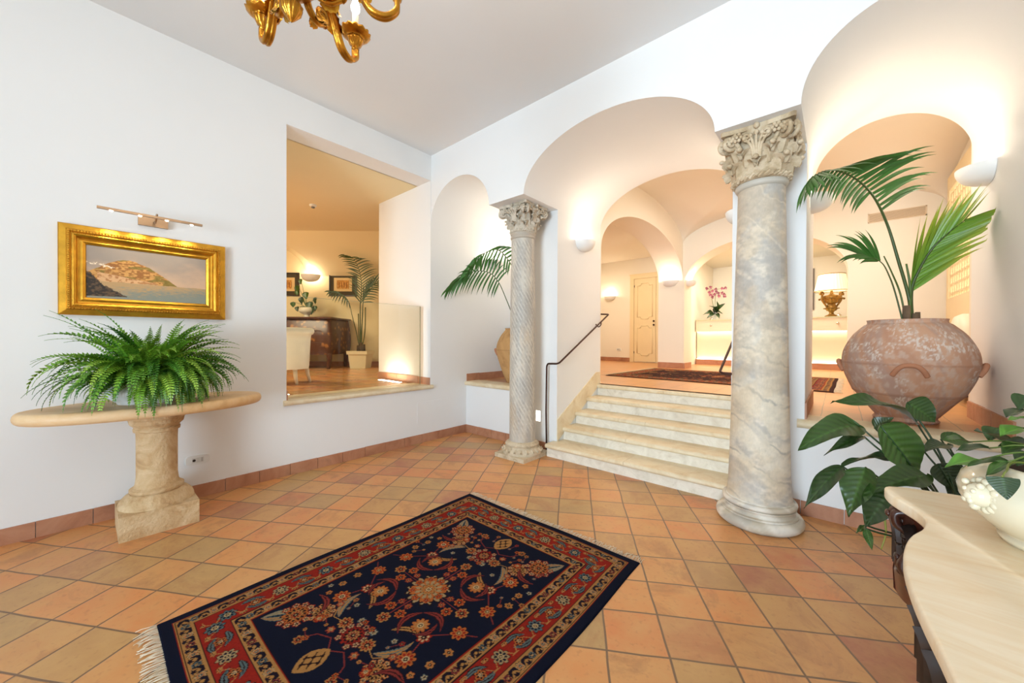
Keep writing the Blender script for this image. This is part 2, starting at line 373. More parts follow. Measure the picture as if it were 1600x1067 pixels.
skirt('baseboard_arch_2', (XR, YB), (XR, YP), ZP, h=0.13, tile=0.23)

# stone sills
def sill(name, lo, hi, axis):
    m = MB(); r = (hi[2]-lo[2])/2; cz = (hi[2]+lo[2])/2; t = np.linspace(-PI/2, PI/2, 9)
    if axis == 'y':      # nosing towards -y
        sec = [(hi[1], lo[2])]+[(lo[1]+r-r*math.cos(a), cz+r*math.sin(a)) for a in t]+[(hi[1], hi[2])]
        P = np.array([[(x, y, z) for (y, z) in sec] for x in (lo[0], hi[0])])
    else:                # nosing towards +x
        sec = [(lo[0], lo[2])]+[(hi[0]-r+r*math.cos(a), cz+r*math.sin(a)) for a in t]+[(lo[0], hi[2])]
        P = np.array([[(x, y, z) for (x, z) in sec] for y in (lo[1], hi[1])])
    k = len(sec); v = P.reshape(-1, 3)
    f = [[i, (i+1) % k, k+(i+1) % k, k+i] for i in range(k)]+[list(range(k-1, -1, -1)), list(range(k, 2*k))]
    m.add(v, f); return struct(m.build(name, LIME, angle=40))
sill('trim_1', (XL-0.35, OY0-0.03, ZP-0.05), (XL+0.04, OY1+0.03, ZP+0.003), 'x')
sill('trim_2', (XL-0.02, YP-0.035, ZP-0.06), (-3.0, YP+0.24, ZP+0.003), 'y')
sill('trim_3', (-0.235, YP-0.045, ZP-0.065), (XR, YP+0.24, ZP+0.003), 'y')

# ------------------------------------------------------------------ upper hall
NX = 1.2; HY = 8.37; HXL = -2.49
def vz(x, y):
    ax = np.clip(1-((x+0.645)/1.846)**2, 0, 1); ay = np.clip(1-((y-6.545)/1.826)**2, 0, 1)
    return np.maximum(3.365+0.5*np.sqrt(ax), 3.365+0.5*np.sqrt(ay))
gx, gy = np.meshgrid(-0.645-1.845*np.cos(np.linspace(0, PI, 81)), 6.545-1.825*np.cos(np.linspace(0, PI, 81)))
struct(MB().grid(np.stack([gx, gy, vz(gx, gy)], -1), flip=True).build('ceiling_vault', HALL_M, smooth=True))
def arched_wall(name, m_, axis, c0, c1, u0, u1, ua, ub, zs, h, ztop, zb=0.735, n=48):
    """wall slab between planes c0, c1 from u0 to u1 with an elliptical arch ua..ub springing at zs"""
    m = MB()
    def pt(u, c, z): return (c, u, z) if axis == 'x' else (u, c, z)
    uc, a = (ua+ub)/2, (ub-ua)/2
    arc = [(uc-a*math.cos(t), zs+h*math.sin(t)) for t in np.linspace(0, PI, n)]
    path = [(u0, zb), (ua-1e-4, zb), (ua, zb)]+arc+[(ub, zb), (ub+1e-4, zb), (u1, zb)]
    low = [(u0, zb), (ua, zb), (ua, zs)]
    for c, fl_ in ((c0, axis == 'x'), (c1, axis != 'x')):
        for (a0, a1) in ((u0, ua), (ub, u1)):
            if a1-a0 > 1e-3:
                m.add([pt(a0, c, zb), pt(a1, c, zb), pt(a1, c, ztop), pt(a0, c, ztop)], [[3,2,1,0]] if fl_ else [[0,1,2,3]])
        P = np.array([[pt(u, c, z) for u, z in arc], [pt(u, c, ztop) for u, z in arc]]); m.grid(P, flip=fl_)
    full = [(ua, zb)]+arc+[(ub, zb)]
    P = np.array([[pt(u, c0, z) for u, z in full], [pt(u, c1, z) for u, z in full]]); m.grid(P, flip=(axis != 'x'))
    for u in ([u0, u1] if axis == 'y' else []): m.add([pt(u, c0, zb), pt(u, c1, zb), pt(u, c1, ztop), pt(u, c0, ztop)], [[0,1,2,3]])
    return struct(m.build(name, m_, angle=35))
arched_wall('wall_hall_left', HALL_M, 'x', -3.0, HXL, YB, HY, YB+0.02, HY-0.004, 2.62, 0.76, 4.0)
arched_wall('wall_hall_front', HALL_M, 'y', HY, HY+0.5, -3.0, NX, -2.46, 0.12, 2.52, 0.80, 4.0)
struct(MB().box((NX, YB-0.05, ZP), (NX+0.15, 12.2, 4.0)).box((XR, YB, ZP), (NX+0.02, YB+0.05, 4.0)).build('wall_hall_right', HALL_M))
# corridor to the left of the hall, and the reception recess behind it
struct(MB().box((-5.32, YB, ZP), (-5.25, 10.05, 3.6)).build('wall_corridor', HALL_M))
struct(MB().box((-5.32, 9.95, ZP), (-3.0, 10.05, 3.6)).box((-3.0, 8.86, ZP), (-2.72, 12.2, 3.6)).build('wall_door', HALL_M))
struct(MB().box((-5.32, YB, 3.55), (-2.9, 10.05, 3.62)).box((-3.02, 8.8, 3.4), (NX, 12.2, 3.5)).build('ceiling_corridor', HALL_M))
struct(MB().box((-5.32, YB-0.02, ZP), (XL, YB+0.05, 3.6)).build('wall_corridor_near', HALL_M))
struct(MB().box((-3.0, 11.9, ZP), (NX, 12.0, 3.5)).build('wall_reception', HALL_M))
skirt('baseboard_corridor', (-5.25, 9.95), (-4.33, 9.95), ZP, h=0.11)
skirt('baseboard_hall', (-3.0, HY), (-2.46, HY), ZP, h=0.12, tile=0.6)
skirt('baseboard_hall_2', (-2.46, HY), (-2.46, HY+0.5), ZP, h=0.12, tile=0.5)
skirt('baseboard_hall_3', (0.12, HY), (NX, HY), ZP, h=0.10)

# ------------------------------------------------------------------ staircase
stair = thing('staircase', (-1.59, 4.1, 0), 'pale limestone staircase of five steps rising between the two stone columns', 'stairs')
SX0, SX1 = -2.53, -0.64
fronts = [3.50, 3.79, 4.07, 4.35, 4.63]; RH_ = ZP/5
for k, yf in enumerate(fronts):
    z0, z1 = k*RH_, (k+1)*RH_
    x0, x1 = (SX0, SX1) if k == 0 else (-2.487, -0.693)
    yb = fronts[k+1]+0.03 if k < 4 else 4.75
    m = MB()
    if k == 0: m.box((x0+0.008, yf+0.02, z0), (x1-0.008, YP-0.002, z1-0.048))
    m.box((-2.486, yf+0.02 if k else YP-0.002, z0), (-0.694, yb, z1-0.048))
    st = m.build('step', RISER, stair)
    r = 0.025; m = MB(); t = np.linspace(-PI/2, PI/2, 9)
    sec = [(yb, z1-2*r+0.002)]+[(yf-0.012+r-r*math.cos(a), z1-r+r*math.sin(a)) for a in t]+[(yb, z1)]
    kk = len(sec); xs = [x0, (x0+x1)/2-0.1*(k % 2)-0.0015, (x0+x1)/2-0.1*(k % 2)+0.0015, x1]
    if k == 0: yb = YP-0.003; sec = [(yb, z1-2*r+0.002)]+sec[1:-1]+[(yb, z1)]
    for a, b in ((xs[0], xs[1]), (xs[2], xs[3])):
        v = [(x, y, z) for x in (a, b) for y, z in sec]
        m.add(v, [[i, (i+1) % kk, kk+(i+1) % kk, kk+i] for i in range(kk)]+[list(range(kk-1, -1, -1)), list(range(kk, 2*kk))])
    if k == 0: m.box((-2.487, YP-0.003, z1-0.048), (-0.693, fronts[1]+0.03, z1))
    tr = m.build('tread', LIME, st, angle=40)
# stone stringer on the pier beside the flight
for s_, x in ((0, -2.49),):
    q = [(3.672, 0.147), (3.672, 0.405), (4.60, 0.90), (4.715, 0.90), (4.715, 0.735)]
    m = MB(); v = [(x+dx, y, z) for dx in (0.0, 0.012) for y, z in q]; k = len(q)
    m.add(v, [[i, (i+1) % k, k+(i+1) % k, k+i] for i in range(k)]+[list(range(k-1, -1, -1)), list(range(k, 2*k))])
    m.build('stringer', LIME, stair)

# handrails
def handrail(side, label):
    s = 1 if side == 'l' else -1
    xc = -2.49 if side == 'l' else -0.69
    p = [(xc-0.105*s, 3.615, 0.0), (xc-0.105*s, 3.60, 0.5), (xc-0.095*s, 3.595, 1.03), (xc-0.075*s, 3.59, 1.062), (xc+0.05*s, 3.585, 1.066), (xc+0.075*s, 3.61, 1.078), (xc+0.075*s, 4.80, 1.685), (xc+0.07*s, 4.835, 1.698), (xc+0.0*s, 4.735, 1.70)]
    p[0] = (xc-0.105*s, 3.615, 0.0)
    # keep the bends tight: straight runs with a few points at every corner
    pts = []
    for i, a in enumerate(p):
        a = np.array(a)
        if 0 < i < len(p)-1:
            b, c = np.array(p[i-1]), np.array(p[i+1]); r = min(0.025, np.linalg.norm(b-a)*0.4, np.linalg.norm(c-a)*0.4)
            u1, u2 = a+unit(b-a)*r, a+unit(c-a)*r
            pts += [u1, u1*0.25+a*0.5+u2*0.25, u2]
        else: pts.append(a)
    t = thing('handrail', (xc-0.105*s, 3.615, 0), label, 'handrail')
    MB().tube(pts, 0.0105, 10).build('rail', IRON, t, smooth=True)
    MB().tube(catmull([(xc, 4.60, 1.555), (xc+0.04*s, 4.60, 1.52), (xc+0.075*s, 4.60, 1.545), (xc+0.078*s, 4.60, 1.585)], 6), 0.008, 8).build('bracket', IRON, t, smooth=True)
    return t
handrail('l', 'brown wrought iron handrail climbing the stairs beside the spiral-fluted column')
handrail('r', 'short visible end of iron handrail poking out beside the broad veined column')
# ================================================================== wall lamps
def sconce(p, nrm, label, w=0.17, dpt=0.165, h=0.125, on=True):
    """half bowl of plaster open at the top; p on the wall at rim height, nrm points off the wall"""
    nrm = np.array(nrm, float); tv = np.array([-nrm[1], nrm[0], 0]); p = np.array(p, float)
    t = thing('wall_sconce', p, label, 'wall lamp', 'plaster bowl wall lamps')
    m = MB()
    def shell(k, inset):
        rows = []
        for a in np.linspace(0, PI/2, 12):                # from rim to bottom
            r = math.cos(a)**0.75 if a < PI/2-1e-6 else 0.0
            rows.append([p+tv*(math.cos(b)*(w-inset)*r)+nrm*(0.001+math.sin(b)*(dpt-inset)*r)+np.array([0, 0, -math.sin(a)*(h-inset)]) for b in np.linspace(0, PI, 24)])
        return np.array(rows)
    o_, i_ = shell(1, 0), shell(1, 0.009)
    m.grid(o_); m.grid(i_, flip=True); m.grid(np.stack([o_[0], i_[0]]), flip=True)
    m.build('bowl', SCONCE_M, t, smooth=True)
    b = p+nrm*0.075+np.array([0, 0, -0.03])
    MB().sphere(b, 0.022, 12, 8).build('bulb', LAMP_E, t, smooth=True)
    if on:
        d = bpy.data.lights.new('sconce_light', 'POINT'); d.energy = SCONCE_W; d.color = SCONCE_C; d.shadow_soft_size = 0.03
        l = bpy.data.objects.new('sconce_light', d); COL.objects.link(l); l.parent = t; l.location = nrm*0.075+np.array([0, 0, 0.03])
    return t
sconce((-2.49, 4.23, 2.60), (1, 0, 0), 'white bowl sconce above the stair handrail, on the wall left of the steps')
sconce((-0.69, 4.23, 2.60), (-1, 0, 0), 'white bowl sconce peeping out at the left edge of the broad veined column')
sconce((XL, 4.21, 2.56), (1, 0, 0), 'glowing bowl sconce behind palm fronds in the narrow niche arch')
sconce((-0.19, 4.23, 2.60), (1, 0, 0), 'bowl sconce right of the broad veined column under drooping palm leaflets')
sconce((XR, 4.26, 2.60), (-1, 0, 0), 'largest bowl sconce, at the right edge above the palm in the huge jar')
sconce((-2.75, HY, 2.62), (0, -1, 0), 'bowl sconce on the front of the far hall pier, right of the panelled door')
sconce((-2.46, HY+0.28, 2.62), (1, 0, 0), 'bowl sconce on the side of the far hall pier, nearest the pink orchid')
sconce((-4.93, 9.95, 2.58), (0, -1, 0), 'small distant bowl sconce on the corridor wall left of the panelled door')

# step light let into the pier
a = onY(838, 641, YP); b = onY(844.5, 658, YP)
t = thing('step_light', ((a[0]+b[0])/2, YP, (a[2]+b[2])/2), 'small lit rectangular step light low on the wall behind the handrail post', 'step light')
MB().box((a[0]-0.006, YP-0.006, b[2]-0.006), (b[0]+0.006, YP+0.001, a[2]+0.006)).build('trim_plate', WHITEP, t)
MB().box((a[0], YP-0.008, b[2]), (b[0], YP-0.004, a[2])).build('diffuser', emit('step_light_glow', (1.0, 0.92, 0.78), 4.0), t)

# floor uplights in the opening
def uplight(lo, hi, label):
    c = ((lo[0]+hi[0])/2, (lo[1]+hi[1])/2, ZP)
    t = thing('floor_uplight', c, label, 'floor light', 'recessed floor uplights')
    MB().box((lo[0]-0.012, lo[1]-0.012, ZP-0.01), (hi[0]+0.012, hi[1]+0.012, ZP+0.004)).build('trim_frame', STEEL, t)
    MB().box((lo[0], lo[1], ZP), (hi[0], hi[1], ZP+0.006)).build('lens', emit('uplight_lens', (1.0, 0.93, 0.78), 14.0), t)
    d = bpy.data.lights.new('uplight_beam', 'AREA'); d.shape = 'RECTANGLE'; d.size = hi[0]-lo[0]; d.size_y = hi[1]-lo[1]; d.energy = 1.3; d.color = (1.0, 0.86, 0.62)
    l = bpy.data.objects.new('uplight_beam', d); COL.objects.link(l); l.parent = t; l.location = (0, 0, 0.012); l.rotation_euler = (PI, 0, 0)
uplight((-5.1, 2.86, 0), (-4.58, 2.93, 0), 'long lit floor uplight beside the right reveal of the lounge opening')
uplight((-4.98, 1.40, 0), (-4.46, 1.47, 0), 'lit floor uplight end at the left edge of the lounge opening')

# picture light
pl = thing('picture_light', (XL, 0.375, 2.26), 'slim bronze picture light with four spots above the gold-framed seascape', 'picture light')
MB().box((XL, 0.285, 2.215), (XL+0.03, 0.455, 2.285)).build('wall_box', STEEL, pl)
m = MB(); m.tube(catmull([(XL+0.03, 0.375, 2.25), (XL+0.10, 0.375, 2.235), (XL+0.19, 0.375, 2.275)], 6), 0.007, 8); m.build('arm', STEEL, pl, smooth=True)
q0, q1 = onX(151, 322, XL+0.19), onX(316, 352, XL+0.19)
m = MB().box((XL+0.178, q0[1], q0[2]-0.012), (XL+0.202, q1[1], q0[2]+0.004)); m.build('bar', STEEL, pl)
for k in range(4):
    y = q0[1]+(q1[1]-q0[1])*(0.12+0.255*k)
    MB().lathe([(0.0085, -0.006), (0.010, 0.0)], (XL+0.19, y, q0[2]-0.0125), 12).build('spot', LAMP_E, pl)
    d = bpy.data.lights.new('picture_spot', 'SPOT'); d.energy = 1.8; d.color = (1.0, 0.82, 0.55); d.spot_size = math.radians(85); d.spot_blend = 0.8; d.shadow_soft_size = 0.01
    l = bpy.data.objects.new('picture_spot', d); COL.objects.link(l); l.parent = pl
    l.location = (0.19, y-0.375, q0[2]-0.03-2.26); l.rotation_euler = (0, math.radians(20), 0)

# socket plates
def socket(c, ax, label, wd=0.165, kind=2):
    """ax: 'x' plate facing +x, 'y' plate facing -y"""
    t = thing('wall_socket', c, label, 'socket', 'wall sockets')
    def bx(u0, u1, z0, z1, d0, d1):
        return ((c[0]+d0, c[1]+u0, c[2]+z0), (c[0]+d1, c[1]+u1, c[2]+z1)) if ax == 'x' else ((c[0]+u0, c[1]-d1, c[2]+z0), (c[0]+u1, c[1]-d0, c[2]+z1))
    a = np.linspace(0, 2*PI, 40, endpoint=False); hw, hh = wd/2, 0.04
    uu = np.sign(np.cos(a))*np.abs(np.cos(a))**0.45*hw; zz = np.sign(np.sin(a))*np.abs(np.sin(a))**0.45*hh
    def pt(u, z, d): return (c[0]+d, c[1]+u, c[2]+z) if ax == 'x' else (c[0]+u, c[1]-d, c[2]+z)
    v = [pt(u, z, 0) for u, z in zip(uu, zz)]+[pt(u*0.96, z*0.92, 0.013) for u, z in zip(uu, zz)]
    MB().add(v, [[i, (i+1) % 40, 40+(i+1) % 40, 40+i] for i in range(40)]+[list(range(40, 80))]).build('plate', WHITEP, t)
    m = MB()
    for k in range(-1, 2): m.box(*bx(k*0.026-0.012, k*0.026+0.012, -0.02, 0.02, 0.006, 0.0145))
    m.build('insert', mat('ivory_plastic', (214, 210, 202), 0.5, var=0), t)
    n0 = 16; aa = np.linspace(0, 2*PI, n0, endpoint=False)
    MB().add([pt(-0.026+0.011*math.cos(q), 0.011*math.sin(q), 0.0152) for q in aa], [list(range(n0))]).build('round_outlet', DARK, t)
    for dz in (-0.011, 0, 0.011):
        MB().add([pt(0.026+0.0028*math.cos(q), dz+0.0028*math.sin(q), 0.0152) for q in aa], [list(range(n0))]).build('hole', DARK, t)
sk = onX(309, 718, XL)
socket((XL, sk[1], sk[2]), 'x', 'white double power socket on the wall behind the stone pedestal table')
sk = onY(967, 546, 9.95)
socket((sk[0], 9.95, sk[2]), 'y', 'tiny white socket near the floor left of the panelled hall door', 0.14)

# flush access panel under the sill
pa = onX(652, 661, XL); pb = onX(700, 623, XL)
m = MB().box((XL-0.002, pa[1], pa[2]), (XL+0.004, pb[1], pa[2]+0.265))
tag(m.build('access_panel', PLASTER), 'flush white access panel on the wall under the limestone sill', 'panel')

# glass balustrade
gl = thing('glass_balustrade', (XL-0.12, 2.1, ZP), 'clear frameless glass balustrade standing on the sill of the lounge opening', 'balustrade')
MB().box((XL-0.130, OY0+0.012, ZP+0.004), (XL-0.118, 2.955, 1.775)).build('glass_panel', GLASS, gl)
MB().box((XL-0.1295, OY0+0.012, 1.775), (XL-0.1185, 2.955, 1.777)).box((XL-0.1295, 2.955, ZP+0.004), (XL-0.1185, 2.957, 1.777)).build('glass_edge', mat('green_glass_edge', (186, 198, 168), 0.2, var=0), gl)
# ================================================================== stone columns
def leaf_blade(m, base, out, up, L, W, curl=0.5, n=12, k=7, lobes=5, thick=0.01, rib=0.006, col=None):
    """carved acanthus leaf: climbs along `up`, tip rolls over along `out`, scalloped margin, raised midrib"""
    base, out, up = map(lambda q: np.array(q, float), (base, out, up)); side = np.cross(up, out); side /= np.linalg.norm(side)
    P = []
    for i in range(n):
        t = i/(n-1); ang = max(0, (t-0.55)/0.45)*PI*1.05*curl*2
        # integrate path
        P.append(ang)
    pos = np.zeros((n, 2)); 
    for i in range(1, n): pos[i] = pos[i-1]+np.array([math.sin(P[i]*0.9), math.cos(P[i]*0.9)])*L/(n-1)
    rows = []
    for i in range(n):
        t = i/(n-1); w = W*(0.62+0.5*math.sin(PI*min(1, t*1.15))**0.8)*(1-0.80*t**4)*(1+0.16*math.cos(t*lobes*2*PI)*(1-0.3*t))
        row = []
        for j in range(k):
            s = (j/(k-1)-0.5)*2
            ridge = rib*(1-abs(s))**2*2+0.5*rib*math.cos(s*PI*3.0)
            dp = -0.30*W*abs(s)**2+ridge
            ca, sa = math.cos(P[i]*0.9), math.sin(P[i]*0.9)
            row.append(base+out*(pos[i, 0]+dp*ca)+up*(pos[i, 1]-dp*sa)+side*(s*w))
        rows.append(row)
    R = np.array(rows); m.grid(R, col=None if col is None else np.broadcast_to(col, R.shape))
    inner = R-out*thick; m.grid(inner, flip=True)
def spiral(m, c, e1, e2, r0, turns, rad, n=40, a0=0.0, ax=None, lift=0.0):
    t = np.linspace(0, 1, n); r = r0*(1-t*0.86); a = a0+t*turns*2*PI
    pts = np.array(c)+np.outer(r*np.cos(a), e1)+np.outer(r*np.sin(a), e2)
    if ax is not None: pts = pts+np.outer(t*lift, ax)
    m.tube(pts, rad*(1-0.45*t), 8)

def capital(m, cx, cy, z0, z1, r0, hw, seed, rich=True):
    """Corinthian capital from the necking up to the square abacus"""
    H = z1-z0; ab = 0.085*H if rich else 0.10*H
    zt = z1-ab
    bell = [(r0*1.0, z0), (r0*1.0, z0+0.45*H), (r0*1.12, z0+0.7*H), (hw*0.93, zt)]
    m.lathe(bell, (cx, cy, 0), 40)
    # roll / rope at the bottom
    a = np.linspace(0, 2*PI, 60); R = r0*1.06
    for ph in range(2):
        pts = np.stack([cx+(R+0.012*np.cos(18*a+ph*PI))*np.cos(a), cy+(R+0.012*np.cos(18*a+ph*PI))*np.sin(a), z0+0.02+0.012*np.sin(18*a+ph*PI)], -1)
        m.tube(pts, 0.013, 6, cap=False)
    rr = random.Random(seed)
    for row, (nL, zb, L, W, off, ro) in enumerate([(8, z0+0.05*H, 0.40*H, 0.40, 0.0, 1.05), (8, z0+0.24*H, 0.42*H, 0.36, 0.5, 1.09)]):
        for k in range(nL):
            a = (k+off)*2*PI/nL; o = np.array([math.cos(a), math.sin(a), 0])
            b = np.array([cx, cy, zb])+o*r0*ro
            upv = unit(np.array([0, 0, 1])+o*(0.12+0.10*row))
            leaf_blade(m, b, o, upv, L*rr.uniform(0.95, 1.06), W*r0*1.15, curl=0.62, lobes=4, rib=0.007, thick=0.012)
            tip = b+upv*L*0.74+o*0.055
            m.sphere(tip, 0.020 if rich else 0.013, 8, 6, (1, 1, 0.8))
    # corner volutes and their stems, with rosettes on the volute faces
    for k in range(4):
        a = PI/4+k*PI/2; o = np.array([math.cos(a), math.sin(a), 0]); s = np.array([-o[1], o[0], 0])
        c = np.array([cx, cy, 0])+o*(hw*1.17)+np.array([0, 0, zt-0.16*H]); vr = 0.155*H
        for sg in (-1, 1):
            spiral(m, c+s*0.022*sg, o, np.array([0, 0, 1.0]), vr, 1.9, 0.017 if rich else 0.014, a0=PI*0.62, ax=s*sg, lift=0.02)
            st = catmull([np.array([cx, cy, z0+0.35*H])+unit(o+s*0.55*sg)*r0*1.12, np.array([cx, cy, z0+0.62*H])+unit(o+s*0.30*sg)*r0*1.32, c+np.array([0, 0, vr*0.95])-o*vr*0.45+s*0.02*sg], 8)
            m.tube(st, np.linspace(0.010, 0.017, len(st)), 7)
        m.sphere(c-o*0.01, vr*0.72, 12, 8, (0.8, 0.8, 1.0))
        leaf_blade(m, np.array([cx, cy, z0+0.40*H])+o*r0*1.15, o, unit(np.array([0, 0, 1.0])+o*0.45), 0.40*H, r0*0.30, 0.5, rib=0.006)
    # middle of each face: pair of inner helices, stems and a flower on the abacus
    for k in range(4):
        a = k*PI/2; o = np.array([math.cos(a), math.sin(a), 0]); s = np.array([-o[1], o[0], 0])
        fc = np.array([cx, cy, 0])+o*hw*0.93
        for sg in (-1, 1):
            spiral(m, fc+s*sg*hw*0.26+np.array([0, 0, zt-0.14*H]), s*sg, np.array([0, 0, 1.0]), 0.085*H, 1.6, 0.011, a0=PI*0.9, ax=o, lift=0.015)
            st = catmull([np.array([cx, cy, z0+0.45*H])+o*r0*1.16+s*sg*0.03, fc+s*sg*hw*0.10+np.array([0, 0, zt-0.28*H])-o*0.02, fc+s*sg*hw*0.19+np.array([0, 0, zt-0.07*H])], 8)
            m.tube(st, np.linspace(0.012, 0.008, len(st)), 7)
            for q in (0.52, 0.78):
                p = fc+s*sg*hw*q+np.array([0, 0, zt-0.10*H-0.05*(q-0.5)])
                for j in range(6):
                    b = j*PI/3; m.sphere(p+s*0.024*math.cos(b)+np.array([0, 0, 0.024*math.sin(b)])+o*0.01, 0.014, 7, 5)
                m.sphere(p+o*0.02, 0.012, 7, 5)
        m.sphere(fc+np.array([0, 0, zt+ab*0.35])+o*0.012, 0.05*H*1.2, 10, 7, (0.9, 0.9, 1))
        for q in (-0.62, -0.32, 0.0, 0.32, 0.62):
            st = catmull([np.array([cx, cy, z0+0.36*H])+o*r0*1.22+s*q*0.03, np.array([cx, cy, z0+0.58*H])+o*(r0*1.30)+s*q*hw*0.22, fc+s*q*hw*0.50+np.array([0, 0, zt-(0.10+0.10*abs(q))*H])+o*0.012], 8)
            m.tube(st, np.linspace(0.012, 0.007, len(st)), 7); m.sphere(st[-1], 0.017, 8, 6)
    # abacus with slightly hollow sides
    pts = []
    for k in range(4):
        a = -PI/4+k*PI/2; b = a+PI/2
        A_, B_ = np.array([math.cos(a), math.sin(a)])*hw*math.sqrt(2), np.array([math.cos(b), math.sin(b)])*hw*math.sqrt(2)
        nn = unit((A_+B_)/2)
        for t in np.linspace(0.03, 0.97, 10): pts.append(A_+(B_-A_)*t-nn*0.10*hw*math.sin(PI*t)+np.array([cx, cy]))
    m.poly_prism(pts, zt, z1)

PALE = colmat('carved_pale_stone', 0.75, 0.5, 45, spec=0.25)
CAPST = stone('carved_capital_stone', [(136, 112, 84), (188, 164, 130), (214, 194, 164), (184, 154, 118)], [0.2, 0.42, 0.58, 0.85], 7, 0.8, 0.5, 45)
CAPST2 = stone('carved_grey_capital', [(140, 124, 104), (188, 174, 152), (212, 200, 182), (178, 156, 126)], [0.2, 0.42, 0.6, 0.85], 8, 0.8, 0.5, 50)
MARB = colmat('weathered_marble', 0.5, 0.22, 55, spec=0.4)

# spiral-fluted column on the left
c1 = thing('stone_column', (-2.76, 3.36, 0), 'slender spiral-fluted grey stone column with carved capital left of the stairs', 'column', 'stone columns of the arcade')
cx, cy = -2.76, 3.36; NA, NZ = 192, 330
th = np.linspace(0, 2*PI, NA, endpoint=False); zz = np.linspace(0.17, 2.49, NZ)
T, Z = np.meshgrid(th, zz); tt = (Z-0.17)/2.32
rad = 0.150-0.016*tt+0.006*np.sin(PI*tt)
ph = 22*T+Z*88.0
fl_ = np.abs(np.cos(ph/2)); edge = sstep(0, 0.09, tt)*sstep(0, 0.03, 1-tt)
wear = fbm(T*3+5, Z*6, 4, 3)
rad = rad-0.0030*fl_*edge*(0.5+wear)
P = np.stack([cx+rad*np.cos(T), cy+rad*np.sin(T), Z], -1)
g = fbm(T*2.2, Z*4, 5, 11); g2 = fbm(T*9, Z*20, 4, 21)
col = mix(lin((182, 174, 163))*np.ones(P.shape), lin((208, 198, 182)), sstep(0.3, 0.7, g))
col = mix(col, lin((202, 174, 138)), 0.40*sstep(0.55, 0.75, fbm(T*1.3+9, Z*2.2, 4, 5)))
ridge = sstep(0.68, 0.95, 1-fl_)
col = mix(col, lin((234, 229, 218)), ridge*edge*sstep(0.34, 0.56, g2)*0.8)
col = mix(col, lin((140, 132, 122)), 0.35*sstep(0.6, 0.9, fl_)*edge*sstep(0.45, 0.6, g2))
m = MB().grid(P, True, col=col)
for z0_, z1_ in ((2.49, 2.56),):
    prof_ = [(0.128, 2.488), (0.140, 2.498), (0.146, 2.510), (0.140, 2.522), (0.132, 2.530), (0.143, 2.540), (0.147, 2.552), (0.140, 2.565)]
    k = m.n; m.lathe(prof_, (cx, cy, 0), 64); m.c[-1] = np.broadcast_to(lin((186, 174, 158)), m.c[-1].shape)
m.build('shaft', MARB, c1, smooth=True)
m = MB(); capital(m, cx, cy, 2.56, ZL-0.001, 0.128, 0.205, 3, rich=False); m.build('capital', CAPST2, c1, angle=50)
m = MB()
m.box((cx-0.215, cy-0.235, 0.0), (cx+0.215, cy+0.235, 0.045))
m.lathe([(0.228, 0.045), (0.232, 0.06), (0.222, 0.082), (0.200, 0.098), (0.184, 0.112), (0.178, 0.126), (0.184, 0.134), (0.190, 0.148), (0.184, 0.164), (0.160, 0.178), (0.148, 0.184)], (cx, cy, 0), 72)
for k in range(20):
    a = k*2*PI/20; o = np.array([math.cos(a), math.sin(a), 0])
    leaf_blade(m, np.array([cx, cy, 0.108])+o*0.196, unit(o+np.array([0, 0, 0.6])), unit(o*0.75-np.array([0, 0, 1.0])), 0.060, 0.020, 0.4, n=7, k=5, lobes=2, rib=0.004, thick=0.006)
for k in range(44):
    a = k*2*PI/44; m.sphere((cx+0.190*math.cos(a), cy+0.190*math.sin(a), 0.148), 0.008, 6, 5)
m.build('base', stone('carved_base_stone', [(150, 120, 90), (196, 176, 146), (216, 198, 170), (190, 160, 124)], [0.2, 0.42, 0.6, 0.85], 9, 0.8, 0.5, 60), c1, angle=50)

# broad veined column on the right
c2 = thing('stone_column', (-0.44, 3.33, 0), 'broad grey and cream veined marble column with ornate capital right of the stairs', 'column', 'stone columns of the arcade')
cx, cy = -0.44, 3.33; NA, NZ = 224, 420
th = np.linspace(0, 2*PI, NA, endpoint=False); zz = np.linspace(0.19, 2.46, NZ)
T, Z = np.meshgrid(th, zz); tt = (Z-0.19)/2.27
rad = 0.198-0.050*tt+0.010*np.exp(-tt*28)
X_, Y_ = np.cos(T), np.sin(T)
s1 = X_*0.2; s2 = Y_*0.2
# slanting bedding that dips to one side, folded by low-frequency noise
lat = (X_*RH[0]+Y_*RH[1]); frt = -(X_*FH[0]+Y_*FH[1])
u_, v_ = lat*0.18, frt*0.18
wob = fbm(u_*4+3+v_*2, Z*2.2, 5, 31)-0.5
lay = Z+0.62*u_-1.6*u_*u_+wob*0.30
low = sstep(1.80, 0.9, Z)
band = fbm(lay*6.0, u_*1.5+3, 4, 41)
line = 1-np.abs(np.mod(lay*3.8+0.2*fbm(lay*3, u_*3, 3, 44), 1)-0.5)*2
blot = fbm(u_*8+v_*5, Z*9+v_*4, 5, 51); fine = fbm(u_*26+v_*20, Z*44, 5, 53)
grain = fbm(T*34, Z*60, 3, 61)
col = mix(lin((188, 180, 170))*np.ones(T.shape+(3,)), lin((218, 208, 194)), sstep(0.35, 0.65, 0.55*blot+0.45*fine))
col = mix(col, lin((176, 171, 167)), 0.70*sstep(0.46, 0.60, fbm(u_*6+7, Z*7+v_*4, 5, 57)))
col = mix(col, lin((226, 214, 194)), 0.75*low*sstep(0.46, 0.60, band))
col = mix(col, lin((154, 150, 148)), 0.60*low*sstep(0.54, 0.40, band)*sstep(-0.35, 0.35, lat))
col = mix(col, lin((128, 125, 124)), (0.10+0.45*low)*sstep(0.88, 0.985, line)*sstep(0.40, 0.55, 0.6*blot+0.4*fine))
col = mix(col, lin((234, 224, 208)), 0.50*sstep(0.90, 0.985, 1-line)*sstep(0.42, 0.6, fbm(lay*1.4, u_*2+9, 3, 63)))
